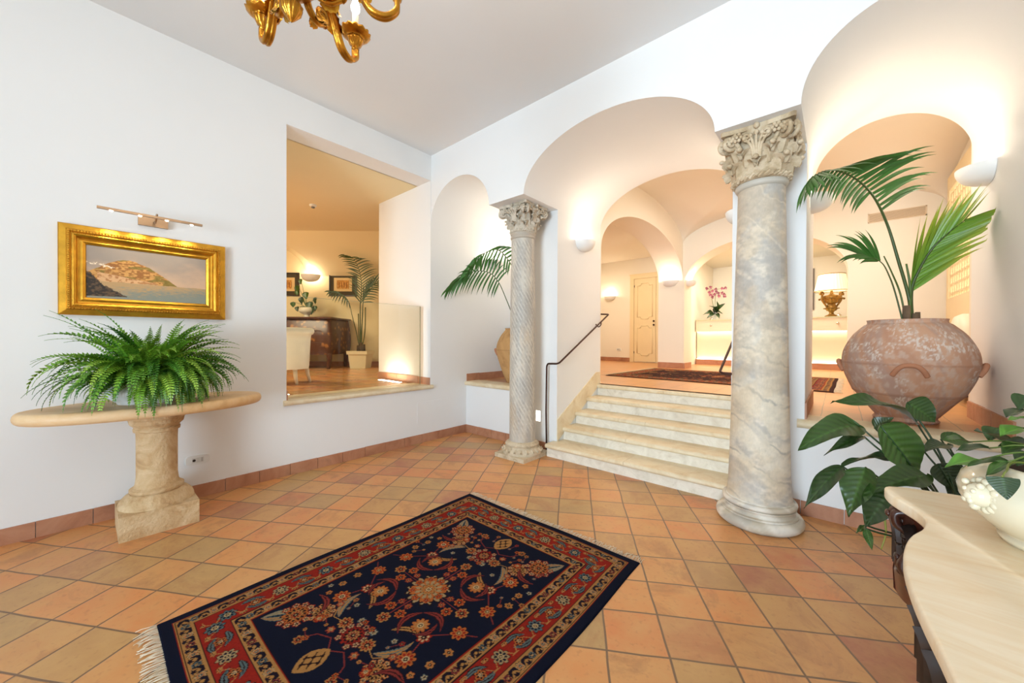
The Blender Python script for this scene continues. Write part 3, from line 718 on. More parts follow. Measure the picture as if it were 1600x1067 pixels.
col = mix(col, lin((206, 182, 148)), 0.35*sstep(0.54, 0.70, fbm(u_*7+7, Z*5-v_*3, 4, 71)))
col = col*(0.84+0.16*grain[..., None]+0.16*fine[..., None])*np.array([1.03, 1.0, 0.94])
rad = rad+0.003*(fbm(T*6, Z*8, 3, 81)-0.5)
P = np.stack([cx+rad*np.cos(T), cy+rad*np.sin(T), Z], -1)
m = MB().grid(P, True, col=col)
m.lathe([(0.148, 2.458), (0.160, 2.466), (0.168, 2.48), (0.168, 2.505), (0.158, 2.52), (0.158, 2.555), (0.165, 2.565)], (cx, cy, 0), 64); m.c[-1] = np.broadcast_to(lin((196, 188, 174)), m.c[-1].shape)
m.build('shaft', MARB, c2, smooth=True)
m = MB(); capital(m, cx, cy-0.02, 2.50, ZL-0.001, 0.163, 0.225, 5); m.build('capital', CAPST, c2, angle=50)
prof_ = []
def torus(r, z, rr, a0=-90, a1=90, n=9): return [(r+rr*math.cos(math.radians(q)), z+rr*math.sin(math.radians(q))) for q in np.linspace(a0, a1, n)]
prof_ = [(0.25, 0.0)]+torus(0.238, 0.042, 0.041)+[(0.244, 0.084), (0.244, 0.094), (0.226, 0.098), (0.217, 0.110), (0.217, 0.122), (0.226, 0.134), (0.232, 0.136), (0.232, 0.142)]+torus(0.218, 0.163, 0.020)+[(0.214, 0.182), (0.206, 0.192), (0.199, 0.205)]
NA2 = 120; a = np.linspace(0, 2*PI, NA2, endpoint=False); pr = np.array(prof_)
P = np.stack([np.stack([cx+r*np.cos(a), cy+r*np.sin(a), np.full(NA2, z)], -1) for r, z in pr])
nn = fbm(np.cos(a)[None, :]*2.4+pr[:, 1:2]*9, np.sin(a)[None, :]*2.4+pr[:, 1:2]*5, 5, 91)
col = mix(lin((196, 182, 160))*np.ones(P.shape), lin((230, 220, 204)), sstep(0.35, 0.6, nn)); col = mix(col, lin((164, 158, 152)), 0.4*sstep(0.55, 0.72, fbm(np.cos(a)[None, :]*3+4, np.sin(a)[None, :]*3+pr[:, 1:2]*14, 4, 95)))
MB().grid(P, True, col=col).build('base', MARB, c2, angle=38)
# ================================================================== stone pedestal table, fern, painting
TX, TY, TZ = -3.71, 0.36, 0.892
tb = thing('stone_table', (TX, TY, 0), 'oval limestone table on a single turned stone pedestal under the gold-framed seascape', 'table')
TABST = stone('table_limestone', [(184, 128, 76), (220, 176, 122), (230, 196, 152), (198, 148, 96)], [0.2, 0.42, 0.6, 0.85], 3, 0.5, 0.25, 40, stretch=(1, 0.6, 1))
PEDST = stone('pedestal_stone', [(146, 110, 70), (196, 160, 114), (218, 190, 148), (176, 134, 88)], [0.2, 0.42, 0.6, 0.85], 6, 0.8, 0.9, 60)
a = np.linspace(0, 2*PI, 96, endpoint=False); A_, B_ = 0.64, 0.34
def oval(k, z): return np.stack([TX+(B_+k)*np.cos(a), TY+(A_+k)*np.sin(a), np.full(96, z)], -1)
rows = [oval(-0.03, TZ-0.075)]+[oval(-0.03+0.030*math.cos(q), TZ-0.037+0.037*math.sin(q)) for q in np.linspace(-PI/2, PI/2, 9)]
m = MB().grid(np.array(rows), True); b = m.n-len(rows)*96
m.f.append(list(range(b+95, b-1, -1))); m.f.append(list(range(b+len(rows)*96-96, b+len(rows)*96)))
m.build('tabletop', TABST, tb, angle=50)
PX, PY = -3.735, 0.36
m = MB(); m.lathe([(0.140, 0.248), (0.148, 0.262), (0.148, 0.275), (0.126, 0.29), (0.118, 0.305), (0.112, 0.36), (0.112, 0.62), (0.114, 0.675), (0.126, 0.68), (0.128, 0.70), (0.122, 0.706), (0.126, 0.715), (0.145, 0.735), (0.152, 0.765), (0.158, 0.772), (0.162, 0.818)], (PX, PY, 0), 56)
m.build('shaft', PEDST, tb, angle=24)
m = MB(); m.box((PX-0.205, PY-0.205, 0.0), (PX+0.205, PY+0.205, 0.165))
m.lathe([(0.205, 0.165), (0.205, 0.18), (0.196, 0.205), (0.172, 0.232), (0.146, 0.248)], (PX, PY, 0), 56)
m.build('plinth', PEDST, tb, angle=26)

fx, fy = -3.67, 0.31; fp = thing('potted_fern', (fx, fy, TZ), 'lush green fern in a fluted white bowl standing on the oval stone table', 'potted plant')
# fluted oval bowl
NA = 180; a = np.linspace(0, 2*PI, NA, endpoint=False); rows = []
for z, r in [(0.0, 0.135), (0.006, 0.14), (0.012, 0.14), (0.03, 0.16), (0.06, 0.182), (0.085, 0.186), (0.11, 0.176), (0.128, 0.162), (0.134, 0.160), (0.142, 0.166), (0.146, 0.160), (0.140, 0.152), (0.11, 0.15)]:
    fl_ = 0.006*np.abs(np.sin(a*21)) if 0.02 < z < 0.145 and r > 0.165 else 0.0
    rr = r+fl_; rows.append(np.stack([fx+rr*0.82*np.cos(a), fy+rr*1.12*np.sin(a), np.full(NA, TZ+z)], -1))
m = MB().grid(np.array(rows), True); m.f.append(list(range(NA-1, -1, -1))); m.build('bowl', mat('glazed_white_ceramic', (236, 238, 236), 0.25, var=0.02, scale=5), fp, smooth=True)
MB().lathe([(0.001, 0.118), (0.152, 0.12)], (fx, fy, TZ), 40, cap=False, scale=(0.82, 1.12)).build('soil', mat('potting_soil', (60, 44, 30), 0.95), fp)
def frond(m, base, az, length, rise, width, droop, rr, green, np_=30):
    o = np.array([math.cos(az), math.sin(az), 0]); s = np.array([-o[1], o[0], 0]); pts = []
    p = np.array(base, float); el = rise; st = length/np_
    pts.append(p.copy())
    for i in range(np_):
        p = p+(o*math.cos(el)+np.array([0, 0, math.sin(el)]))*st; el -= droop*(0.5+1.2*i/np_)/np_; el = max(el, -1.45); pts.append(p.copy())
    pts = np.array(pts); tw = rr.uniform(-0.5, 0.5)
    V, F, C = [], [], []
    for i in range(2, np_+1):
        t = i/np_; T_ = unit(pts[i]-pts[i-1]); nrm = unit(np.cross(s, T_)); sd = unit(s*math.cos(tw)+nrm*math.sin(tw)); n2 = unit(np.cross(sd, T_))
        w = width*(math.sin(PI*min(1.0, 0.12+t*0.9))**0.75)*(1-0.35*t)*rr.uniform(0.88, 1.1)
        if t > 0.96: w *= 0.5
        for sg in (-1, 1):
            b = pts[i]; d = unit(sd*sg+T_*0.28); hw = st*0.50
            k = len(V); hw *= 0.80
            c0 = green*rr.uniform(0.78, 1.18)
            mid = b+d*w*0.55+n2*w*0.10; tip = b+d*w-n2*w*0.14+T_*st*0.3
            V += [b-T_*hw*0.7, b+T_*hw*0.7, mid+T_*hw, mid-T_*hw*0.8, tip]; F += [[k, k+1, k+2, k+3], [k+3, k+2, k+4]]; C += [c0]*5
    m.add(V, F, np.array(C))
    m.tube(pts, np.linspace(0.0028, 0.0010, len(pts)), 4, col=green*0.7)
rr = random.Random(11); m = MB()
G = [lin((118, 166, 46)), lin((94, 146, 40)), lin((66, 120, 34)), lin((150, 190, 64))]
for i in range(380):
    az = rr.uniform(0, 2*PI); r0 = rr.uniform(0.0, 0.10)
    base = (fx+0.8*r0*math.cos(az), fy+1.1*r0*math.sin(az), TZ+0.13)
    az2 = az+rr.uniform(-0.35, 0.35); sy = abs(math.sin(az2))
    q = rr.random(); back = 0.62 if math.cos(az2) < -0.25 else 1.0
    if q < 0.34: rise, droop, L = rr.uniform(1.15, 1.52), rr.uniform(0.8, 1.8), rr.uniform(0.40, 0.60)
    elif q < 0.74: rise, droop, L = rr.uniform(0.7, 1.25), rr.uniform(1.9, 2.8), rr.uniform(0.42, 0.58)
    else: rise, droop, L = rr.uniform(0.2, 0.75), rr.uniform(1.7, 2.6), rr.uniform(0.26, 0.42)
    frond(m, base, az2, L*back*(0.92+0.14*sy), rise, rr.uniform(0.042, 0.058), droop, rr, G[rr.randrange(4)], rr.randrange(24, 30))
for i in range(70):
    az = rr.uniform(-0.25, 1.45); frond(m, (fx+0.07*math.cos(az), fy+0.10*math.sin(az), TZ+0.14), az, rr.uniform(0.30, 0.46), rr.uniform(0.3, 0.95), rr.uniform(0.040, 0.054), rr.uniform(2.4, 3.4), rr, G[rr.randrange(4)], 26)
for y_ in (-1, 1):
    for i in range(14):
        frond(m, (fx, fy+0.07*y_, TZ+0.13), y_*PI/2+rr.uniform(-0.5, 0.5), rr.uniform(0.46, 0.60), rr.uniform(0.5, 1.15), 0.042, rr.uniform(1.2, 2.3), rr, G[rr.randrange(4)], 30)
for V_ in m.v:      # fronds rest on the slab where they touch it
    k = ((V_[:, 0]-TX)/(B_+0.005))**2+((V_[:, 1]-TY)/(A_+0.005))**2 < 1
    V_[k, 2] = np.maximum(V_[k, 2], TZ+0.004)
m.build('fronds', LEAF_M, fp)

# gold-framed seascape
FY0, FY1, FZ0, FZ1 = -0.107, 0.822, 1.506, 2.139
pf = thing('framed_painting', (XL, (FY0+FY1)/2, (FZ0+FZ1)/2), 'large gilt-framed seascape painting hanging above the fern on the left wall', 'painting')
steps = [(0.0, 0.0), (0.0, 0.040), (0.006, 0.046), (0.036, 0.052), (0.040, 0.062), (0.052, 0.064), (0.056, 0.052), (0.070, 0.056), (0.082, 0.046), (0.088, 0.026), (0.098, 0.022), (0.112, 0.026), (0.126, 0.018), (0.130, 0.010)]
def rect_ring(i): return [(FY0+i, FZ0+i), (FY1-i, FZ0+i), (FY1-i, FZ1-i), (FY0+i, FZ1-i)]
m = MB(); P = np.array([[(XL+d, y, z) for y, z in rect_ring(i)] for i, d in steps]); m.grid(P, True)
m.build('frame', GOLD, pf)
m = MB()
def ornament(i, d, r, stepd, sc=(0.7, 1, 1)):
    R = rect_ring(i)
    for k in range(4):
        a_, b_ = np.array(R[k]), np.array(R[(k+1) % 4]); L = np.linalg.norm(b_-a_); n_ = int(L/stepd)
        for j in range(n_):
            p = a_+(b_-a_)*((j+0.5)/n_); m.sphere((XL+d, p[0], p[1]), r, 6, 4, sc)
ornament(0.046, 0.062, 0.0065, 0.015); ornament(0.063, 0.053, 0.0045, 0.010)
m.build('beading', GOLD2, pf, smooth=True)
ny, nz = 420, 220; yi, zi = 0.128, 0.128
yy = np.linspace(0, 1, ny); zz = np.linspace(0, 1, nz); U, Vv = np.meshgrid(yy, zz)    # u right, v up
n1 = fbm(U*6, Vv*6, 6, 3); n2 = fbm(U*40, Vv*34, 5, 5); n3 = fbm(U*40, Vv*90, 3, 9)
sky = mix(lin((150, 138, 128))*np.ones(U.shape+(3,)), lin((206, 170, 140)), sstep(0.2, 0.9, 1-Vv+0.5*(n1-0.5)+0.2*U))
pic = sky
hill = 0.36+0.40*np.exp(-((U-0.28)/0.26)**2)*(1+0.12*(n1-0.5))+0.10*np.exp(-((U-0.52)/0.16)**2)-0.16*sstep(0.6, 0.9, U)+0.02*(n2-0.5)
mh = (Vv < hill) & (Vv > 0.33)
hc = mix(lin((150, 96, 44))*np.ones(U.shape+(3,)), lin((206, 152, 84)), sstep(0.35, 0.65, n2)); hc = mix(hc, lin((116, 104, 38)), 0.8*sstep(0.5, 0.6, fbm(U*9+3, Vv*14, 4, 15)))
pic = np.where(mh[..., None], hc, pic)
beach = (Vv < 0.50-0.30*(U-0.1)) & (Vv > 0.31) & (U > 0.08) & (U < 0.56); pic = np.where(beach[..., None], mix(lin((216, 168, 120))*np.ones(U.shape+(3,)), lin((176, 120, 70)), sstep(0.5, 0.65, n2)), pic)
sea = Vv < 0.335+0.004*np.sin(U*30)
sc_ = mix(lin((186, 150, 104))*np.ones(U.shape+(3,)), lin((134, 138, 126)), sstep(0.15, 0.6, (0.33-Vv)*1.6+0.5*U*0.6+0.5*(n3-0.5)))
pic = np.where(sea[..., None], sc_, pic)
for (hx, hz, hs) in ((0.03, 0.66, 0.05), (0.10, 0.645, 0.03), (0.16, 0.62, 0.035), (0.22, 0.61, 0.02)):
    q = (np.abs(U-hx) < hs) & (np.abs(Vv-hz-0.04*(vnoise(U*60, Vv*30, 8)-0.5)) < hs*0.45) & (vnoise(U*90, Vv*60, 4) > 0.45); pic = np.where(q[..., None], lin((234, 214, 186)), pic)
rock = (Vv < 0.47*np.exp(-(U/0.11)**2)+0.16*np.exp(-((U-0.18)/0.12)**2)+0.10*(n2-0.5)) & (Vv > 0.035+0.05*U) & (U < 0.33)
pic = np.where(rock[..., None], mix(lin((44, 36, 30))*np.ones(U.shape+(3,)), lin((98, 74, 52)), sstep(0.4, 0.7, n2)), pic)
P = np.stack([np.full(U.shape, XL+0.012), FY0+yi+U*(FY1-FY0-2*yi), FZ0+zi+Vv*(FZ1-FZ0-2*zi)], -1)
MB().grid(P, col=pic).build('canvas', colmat('oil_paint', 0.55, 0.1, 200), pf)
# ================================================================== rugs
NAVY, RED, TAN, DKBR, BLUE, ORG, CREAM, PINK = [lin(c) for c in ((15, 19, 38), (150, 36, 24), (176, 124, 68), (38, 18, 20), (92, 106, 104), (184, 100, 46), (196, 164, 116), (134, 50, 44))]
class Canvas:
    def __init__(s, X, Y, base): s.X, s.Y = X, Y; s.c = np.ones(X.shape+(3,))*base
    def put(s, mask, col): s.c[mask] = col
    def sub(s, cx, cy, r):
        # window of indices around a motif (regular grid)
        x0, x1 = np.searchsorted(s.X[0], [cx-r, cx+r]); y0, y1 = np.searchsorted(s.Y[:, 0], [cy-r, cy+r]); return slice(y0, y1), slice(x0, x1)
    def flower(s, cx, cy, r, n=8, c0=ORG, c1=RED, c2=CREAM, outline=DKBR, rot=0.0, asp=1.0):
        r = r*0.86; q = s.sub(cx, cy, r*1.3/min(1, asp)); x, y = s.X[q]-cx, s.Y[q]-cy
        if x.size == 0: return
        R = np.hypot(x, y*asp); A = np.arctan2(y*asp, x)-rot
        edge = r*(0.66+0.34*np.abs(np.cos(n*A/2)))
        v = s.c[q]
        v[R < edge*1.10] = outline; v[R < edge] = c0
        v[(R < edge*0.74) & (np.abs(np.cos(n*A/2)) > 0.55)] = c1
        v[R < r*0.36] = c2; v[R < r*0.22] = outline
        v[R < r*0.12] = CREAM; s.c[q] = v
    def leaf(s, x0, y0, ang, L, w, bend, c0, c1, serr=10):
        q = s.sub(x0, y0, L*1.15); x, y = s.X[q]-x0, s.Y[q]-y0
        if x.size == 0: return
        u = x*math.cos(ang)+y*math.sin(ang); v_ = -x*math.sin(ang)+y*math.cos(ang)
        t = np.clip(u/L, 0, 1); yc = bend*L*4*t*(1-t)
        W = w*np.sin(PI*t**0.8)**0.8*(0.82+0.18*np.abs(np.cos(serr*PI*t)))
        d = v_-yc; ins = (u > 0) & (u < L)
        a = s.c[q]; a[ins & (np.abs(d) < W*1.0)] = c1; a[ins & (np.abs(d) < W*0.66)] = c0; a[ins & (np.abs(d) < W*0.14)] = c1; s.c[q] = a
    def stem(s, pts, w, col):
        pts = np.array(pts, float)
        for a, b in zip(pts[:-1], pts[1:]):
            c = (a+b)/2; q = s.sub(c[0], c[1], np.linalg.norm(b-a)/2+w*2); x, y = s.X[q], s.Y[q]
            if x.size == 0: continue
            d = b-a; L2 = d@d+1e-12; t = np.clip(((x-a[0])*d[0]+(y-a[1])*d[1])/L2, 0, 1)
            k = np.hypot(x-a[0]-t*d[0], y-a[1]-t*d[1]) < w; v = s.c[q]; v[k] = col; s.c[q] = v
    def palmette(s, cx, cy, r, ang, c0=ORG, c1=RED, c2=TAN):
        """round blossom ringed with petals seen in the field"""
        s.flower(cx, cy, r, 12, c0, DKBR, c2, rot=ang)
        for k in range(9):
            a = ang+(k-4)*0.62; s.flower(cx+r*0.92*math.cos(a), cy+r*0.92*math.sin(a), r*0.30, 5, c1, CREAM, DKBR, rot=a)
        s.flower(cx, cy, r*0.52, 8, c2, c1, DKBR, rot=ang)

def persian(W, L, step, seed=1, field=NAVY):
    nx, ny = int(W/step), int(L/step)
    X, Y = np.meshgrid(np.linspace(-W/2, W/2, nx), np.linspace(-L/2, L/2, ny)); cv = Canvas(X, Y, field)
    dx, dy = W/2-np.abs(X), L/2-np.abs(Y); e = np.minimum(dx, dy)
    B = [(0.048, 0.052, RED), (0.052, 0.056, TAN), (0.056, 0.118, TAN), (0.118, 0.122, DKBR), (0.122, 0.235, RED), (0.235, 0.239, DKBR), (0.239, 0.300, TAN), (0.300, 0.304, RED), (0.304, 0.308, DKBR)]
    for a, b, c in B: cv.put((e >= a) & (e < b), c)
    cv.put((e > 0.056) & (e < 0.059), DKBR)
    iw, il = W/2, L/2
    def run(off, pitch, fn):
        for sx in (-1, 1):      # long sides
            n = int(round((2*(il-off))/pitch)); 
            for k in range(n):
                y = -(il-off)+(k+0.5)*2*(il-off)/n; fn(sx*(iw-off), y, PI/2, k, sx)
        for sy in (-1, 1):
            n = int(round((2*(iw-off))/pitch))
            for k in range(n):
                x = -(iw-off)+(k+0.5)*2*(iw-off)/n; fn(x, sy*(il-off), 0.0, k, sy)
    def guard(x, y, a, k, s):
        ux, uy = math.cos(a), math.sin(a)
        if k % 2 == 0: cv.flower(x, y, 0.021, 6, BLUE if k % 4 == 0 else PINK, NAVY, TAN, DKBR, rot=a)
        else: cv.flower(x, y, 0.024, 7, CREAM*0.8, ORG, BLUE, DKBR, rot=a)
        for sg in (-1, 1):
            cv.leaf(x+ux*0.026*sg-uy*0.018, y+uy*0.026*sg+ux*0.018, a-0.8*sg if sg > 0 else a+PI+0.8, 0.048, 0.009, 0.25*sg, NAVY, DKBR, 3)
            cv.leaf(x+ux*0.020*sg+uy*0.018, y+uy*0.020*sg-ux*0.018, a+0.6*sg if sg > 0 else a+PI-0.6, 0.034, 0.006, -0.25*sg, DKBR, NAVY, 3)
    run(0.087, 0.075, guard); run(0.269, 0.075, guard)
    def main(x, y, a, k, s):
        ux, uy = math.cos(a), math.sin(a)
        if k % 2 == 0:
            cv.flower(x, y, 0.045, 8, BLUE if k % 4 == 0 else CREAM*0.72, NAVY, CREAM, DKBR, rot=a)
        else:
            for sg in (-1, 1):
                cv.leaf(x-ux*0.055*sg-uy*0.03*sg, y-uy*0.055*sg+ux*0.03*sg, a+(0 if sg > 0 else PI)-0.25, 0.105, 0.017, 0.16, BLUE, DKBR, 8)
            cv.flower(x, y, 0.030, 6, ORG, DKBR, CREAM, DKBR, rot=a)
        for sg in (-1, 1):
            cv.flower(x+ux*0.052*sg-uy*0.036*s, y+uy*0.052*sg+ux*0.036*s, 0.013, 5, TAN, ORG, DKBR, DKBR)
            cv.stem([(x+ux*0.03*sg, y+uy*0.03*sg), (x+ux*0.05*sg+uy*0.03, y+uy*0.05*sg-ux*0.03), (x+ux*0.075*sg+uy*0.034, y+uy*0.075*sg-ux*0.034)], 0.0022, TAN)
    run(0.178, 0.118, main)
    fw, fh = iw-0.308, il-0.308
    # field: mirrored sprays round a central star flower
    for sx in (-1, 1):
        for sy in (-1, 1):
            def P(x, y): return (sx*x, sy*y)
            def A(a): return math.atan2(sy*math.sin(a), sx*math.cos(a))
            # corner palmette with two serrated leaves
            cv.leaf(*P(fw-0.02, fh-0.03), A(-PI*0.78), 0.21, 0.020, 0.22*sx*sy, CREAM*0.7, BLUE, 11); cv.leaf(*P(fw-0.02, fh-0.03), A(-PI*0.62), 0.22, 0.018, -0.2*sx*sy, TAN, BLUE, 11)
            cv.palmette(*P(fw-0.12, fh-0.15), 0.075, A(-PI*0.7), ORG, RED)
            cv.palmette(*P(fw-0.20, fh-0.24), 0.055, A(-PI*0.7), TAN, ORG)
            # vase motif by the short end (shared by the mirror)
            cv.stem([P(0.0, fh-0.16), P(0.06, fh-0.20), P(0.13, fh-0.17), P(0.17, fh-0.10)], 0.0028, PINK)
            cv.palmette(*P(0.0, fh-0.27), 0.068, A(-PI/2), RED, PINK)
            cv.flower(*P(0.16, fh-0.10), 0.030, 7, TAN, RED, DKBR); cv.flower(*P(0.11, fh-0.22), 0.026, 6, PINK, ORG, CREAM); cv.flower(*P(0.055, fh-0.34), 0.022, 6, BLUE, CREAM, DKBR)
            cv.leaf(*P(0.16, fh-0.28), A(-PI*0.35), 0.17, 0.022, 0.18*sx*sy, TAN, BLUE, 9); cv.leaf(*P(0.10, fh-0.40), A(-PI*0.15), 0.16, 0.020, -0.16*sx*sy, TAN, DKBR, 9)
            # side bouquets
            cv.stem([P(fw-0.02, 0.05), P(fw-0.10, 0.10), P(fw-0.20, 0.20), P(fw-0.16, 0.32)], 0.0026, PINK)
            cv.flower(*P(fw-0.10, 0.09), 0.048, 8, ORG, RED, TAN); cv.flower(*P(fw-0.20, 0.21), 0.042, 7, RED, CREAM, DKBR); cv.flower(*P(fw-0.05, 0.19), 0.026, 6, TAN, ORG, DKBR); cv.flower(*P(fw-0.06, 0.28), 0.024, 6, TAN, ORG, DKBR)
            cv.flower(*P(fw-0.16, 0.33), 0.052, 9, ORG, RED, CREAM); cv.flower(*P(fw-0.08, 0.36), 0.020, 5, ORG, TAN, DKBR); cv.flower(*P(fw-0.03, 0.33), 0.018, 5, BLUE, CREAM, DKBR)
            cv.leaf(*P(fw-0.06, 0.40), A(PI*0.85), 0.16, 0.020, 0.25*sx*sy, PINK, DKBR, 5); cv.leaf(*P(fw-0.22, 0.12), A(PI*0.6), 0.12, 0.016, -0.25*sx*sy, PINK, DKBR, 5)
            cv.flower(*P(0.10, 0.40), 0.042, 9, TAN, RED, DKBR); cv.stem([P(0.10, 0.40), P(0.18, 0.42), P(0.24, 0.36)], 0.0024, TAN); cv.flower(*P(0.24, 0.36), 0.024, 6, PINK, ORG, CREAM); cv.flower(*P(0.22, 0.47), 0.030, 6, RED, ORG, CREAM)
            cv.flower(*P(0.03, 0.34), 0.020, 5, RED, ORG, DKBR); cv.flower(*P(0.17, 0.31), 0.018, 5, BLUE, CREAM, DKBR)
            # four flowers held by red crescent leaves round the star
            cv.leaf(*P(0.12, 0.12), A(0.15), 0.16, 0.022, 0.28*sx*sy*-1, PINK, DKBR, 4); cv.leaf(*P(0.12, 0.12), A(PI/2-0.15), 0.16, 0.022, 0.28*sx*sy, PINK, DKBR, 4)
            cv.flower(*P(0.178, 0.178), 0.052, 10, ORG, TAN, CREAM, rot=0.3)
    rs = random.Random(seed+40)
    for k in range(60):      # small sprigs filling the field, mirrored about the long axis
        x0, y0, a0 = rs.uniform(0.03, fw-0.03), rs.uniform(-fh+0.04, fh-0.04), rs.uniform(0, 2*PI)
        if math.hypot(x0, y0) < 0.33: continue
        for sx in (-1, 1):
            pts = [(sx*(x0+t*math.cos(a0)), y0+t*math.sin(a0)+0.25*t*t) for t in (0, 0.03, 0.06)]
            q = cv.sub(sx*x0, y0, 0.012)
            if cv.c[q].size and np.abs(cv.c[q]-field).max() < 0.01:
                cv.stem(pts, 0.0018, PINK); cv.flower(*pts[-1], 0.017, 5, rs.choice([ORG, TAN, PINK]), RED, DKBR); cv.flower(*pts[0], 0.012, 5, rs.choice([TAN, BLUE]), ORG, DKBR)
    for ang, r0 in ((0, 0.17), (PI/2, 0.17), (PI, 0.17), (-PI/2, 0.17)):
        c, s_ = math.cos(ang), math.sin(ang)
        for u, v, r, c0 in ((0.145, 0.028, 0.024, PINK), (0.145, -0.028, 0.024, PINK), (0.20, 0.042, 0.034, ORG), (0.20, -0.042, 0.034, ORG), (0.265, 0.0, 0.040, TAN)):
            cv.stem([(0.07*c, 0.07*s_), (u*c-v*s_, u*s_+v*c)], 0.0022, PINK); cv.flower(u*c-v*s_, u*s_+v*c, r, 7, c0, RED if c0 is not PINK else ORG, DKBR)
    cv.flower(0, 0, 0.135, 16, CREAM*0.72, BLUE, TAN, DKBR, rot=0.2); cv.flower(0, 0, 0.115, 12, ORG, CREAM*0.7, TAN); 
    for k in range(8):
        a = k*PI/4; cv.flower(0.085*math.cos(a), 0.085*math.sin(a), 0.024, 5, ORG, RED, RED, DKBR, rot=a)
    cv.flower(0, 0, 0.050, 10, TAN, ORG, DKBR); cv.flower(0, 0, 0.022, 8, CREAM, CREAM, DKBR)
    for sy in (-1, 1):      # vases
        q = (np.abs(X) < 0.052*np.sin(np.clip((fh-0.02-sy*Y)/0.15, 0, 1)*PI)**0.7) & (sy*Y < fh-0.015) & (sy*Y > fh-0.17); cv.put(q, TAN)
        q = (np.abs(X) < 0.040*np.sin(np.clip((fh-0.035-sy*Y)/0.12, 0, 1)*PI)) & (sy*Y < fh-0.035) & (sy*Y > fh-0.155) & (np.abs(np.sin(X*150)+np.cos(Y*120)) < 0.5); cv.put(q, DKBR)
    c = cv.c*0.76*(0.86+0.28*vnoise(X*260, Y*260, seed))[..., None]*(0.94+0.12*fbm(X*5, Y*5, 3, seed+2))[..., None]
    return X, Y, c
def rug_mesh(X, Y, c, x0, y0, z0, h, rot, name_parent, wob=0.006):
    e = np.minimum(X.max()-np.abs(X), Y.max()-np.abs(Y)); ca, sa = math.cos(rot), math.sin(rot)
    Xw = X+wob*np.sin(Y*5)*(np.abs(X)/X.max()); Yw = Y+wob*0.6*np.sin(X*6)*(np.abs(Y)/Y.max())
    Z = z0+h*np.clip(e/0.006, 0.0, 1)**0.5+0.0012*np.sin(X*9)*np.sin(Y*7); Z = np.where(e <= 1e-9, z0+0.0005, Z)
    P = np.stack([x0+ca*Xw-sa*Yw, y0+sa*Xw+ca*Yw, Z], -1)
    return MB().grid(P, col=c).build('pile', colmat('wool_pile', 0.95, 0.25, 500, spec=0.1), name_parent)
def fringe(parent, W, x0, y0, sgn, z0, rot, L=0.07, n=190, seed=3):
    r = random.Random(seed); m = MB(); ca, sa = math.cos(rot), math.sin(rot)
    for i in range(n):
        u = -W/2+W*(i+0.5)/n; p = []
        a = r.uniform(-0.35, 0.35); l = L*r.uniform(0.7, 1.1)
        for t in (0, 0.35, 0.7, 1.0):
            x, y = u+a*l*t*t+r.uniform(-0.002, 0.002), sgn*l*t
            p.append((x0+ca*x-sa*y, y0+sa*x+ca*y, z0+0.004+(0.004*math.sin(PI*t)+r.uniform(0, 0.002))))
        m.tube(p, 0.0018, 4)
    o = m.build('fringe', mat('wool_fringe', (222, 206, 180), 0.9, var=0.1, scale=40), parent); o['kind'] = 'stuff'; return o
RW, RL, rcx, rcy = 1.515, 1.985, -1.640, 1.215
rug = thing('persian_rug', (rcx, rcy, 0), 'navy and red Persian rug with floral medallion on the terracotta floor', 'rug')
X, Y, c = persian(RW, RL, 0.0036)
rug_mesh(X, Y, c, rcx, rcy, 0.0005, 0.009, 0, rug)
for s in (-1, 1): fringe(rug, RW, rcx, rcy+s*(RL/2-0.004), s, 0.0, 0, L=0.075 if s < 0 else 0.06, seed=4+s)
hrx, hry = -1.48, 6.88
hr = thing('hall_rug', (hrx, hry, ZP), 'dark red patterned rug on the hall floor at the top of the stairs', 'rug')
X, Y, c = persian(2.15, 2.95, 0.009, 5, field=lin((60, 30, 26)))
xy = c.copy()
rug_mesh(X, Y, c, hrx, hry, ZP+0.0005, 0.010, PI/2-0.02, hr)
for s in (-1, 1): fringe(hr, 2.15, hrx-s*(2.95/2-0.01)*math.cos(0.02), hry+s*(2.95/2)*math.sin(0.02), s, ZP, PI/2-0.02, L=0.08, n=120, seed=9+s)
# ================================================================== console table, vase, plants at the right
CZ = 0.90
# serpentine front (x as a function of y), traced along the marble's edge and mirrored about the middle of the console
half = [(1.640, 0.120), (1.625, 0.112), (1.600, 0.112), (1.555, 0.120), (1.505, 0.140), (1.455, 0.160), (1.400, 0.170), (1.330, 0.158), (1.250, 0.128), (1.150, 0.109), (1.070, 0.104), (0.980, 0.105), (0.900, 0.110), (0.820, 0.117), (0.740, 0.122)]
YM = 0.70
hp = catmull([(b, a) for a, b in half], 5)
front = np.vstack([hp, [(x, 2*YM-y) for x, y in hp[::-1][1:]]])
side_far = [(XR-0.02, 1.70), (0.60, 1.700), (0.40, 1.695), (0.25, 1.680), (0.16, 1.662)]
outline = np.vstack([side_far, front, [(x, 2*YM-y) for x, y in side_far[::-1]]])
outline = outline[np.r_[True, np.linalg.norm(np.diff(outline, axis=0), axis=1) > 1e-4]]
con = thing('console_table', (0.5, YM, 0), 'dark carved wood console table with cream serpentine marble top at lower right', 'console table')
def inset(pts, d):
    n = len(pts); out = []
    for i in range(n):
        t = unit(pts[(i+1) % n]-pts[i-1]); nn = np.array([-t[1], t[0]]); out.append(pts[i]+nn*d)
    return np.array(out)
cen = outline.mean(0); sg = 1 if np.linalg.norm(inset(outline, 0.01)-cen, axis=1).mean() < np.linalg.norm(outline-cen, axis=1).mean() else -1
rows = []
for d, z in [(0.006, CZ-0.034), (0.001, CZ-0.030), (0.0, CZ-0.026), (0.0, CZ-0.006), (0.002, CZ-0.002), (0.005, CZ)]:
    o_ = inset(outline, sg*d); rows.append(np.c_[o_, np.full(len(o_), z)])
m = MB().grid(np.array(rows), True); n_ = len(outline); b = m.n-len(rows)*n_
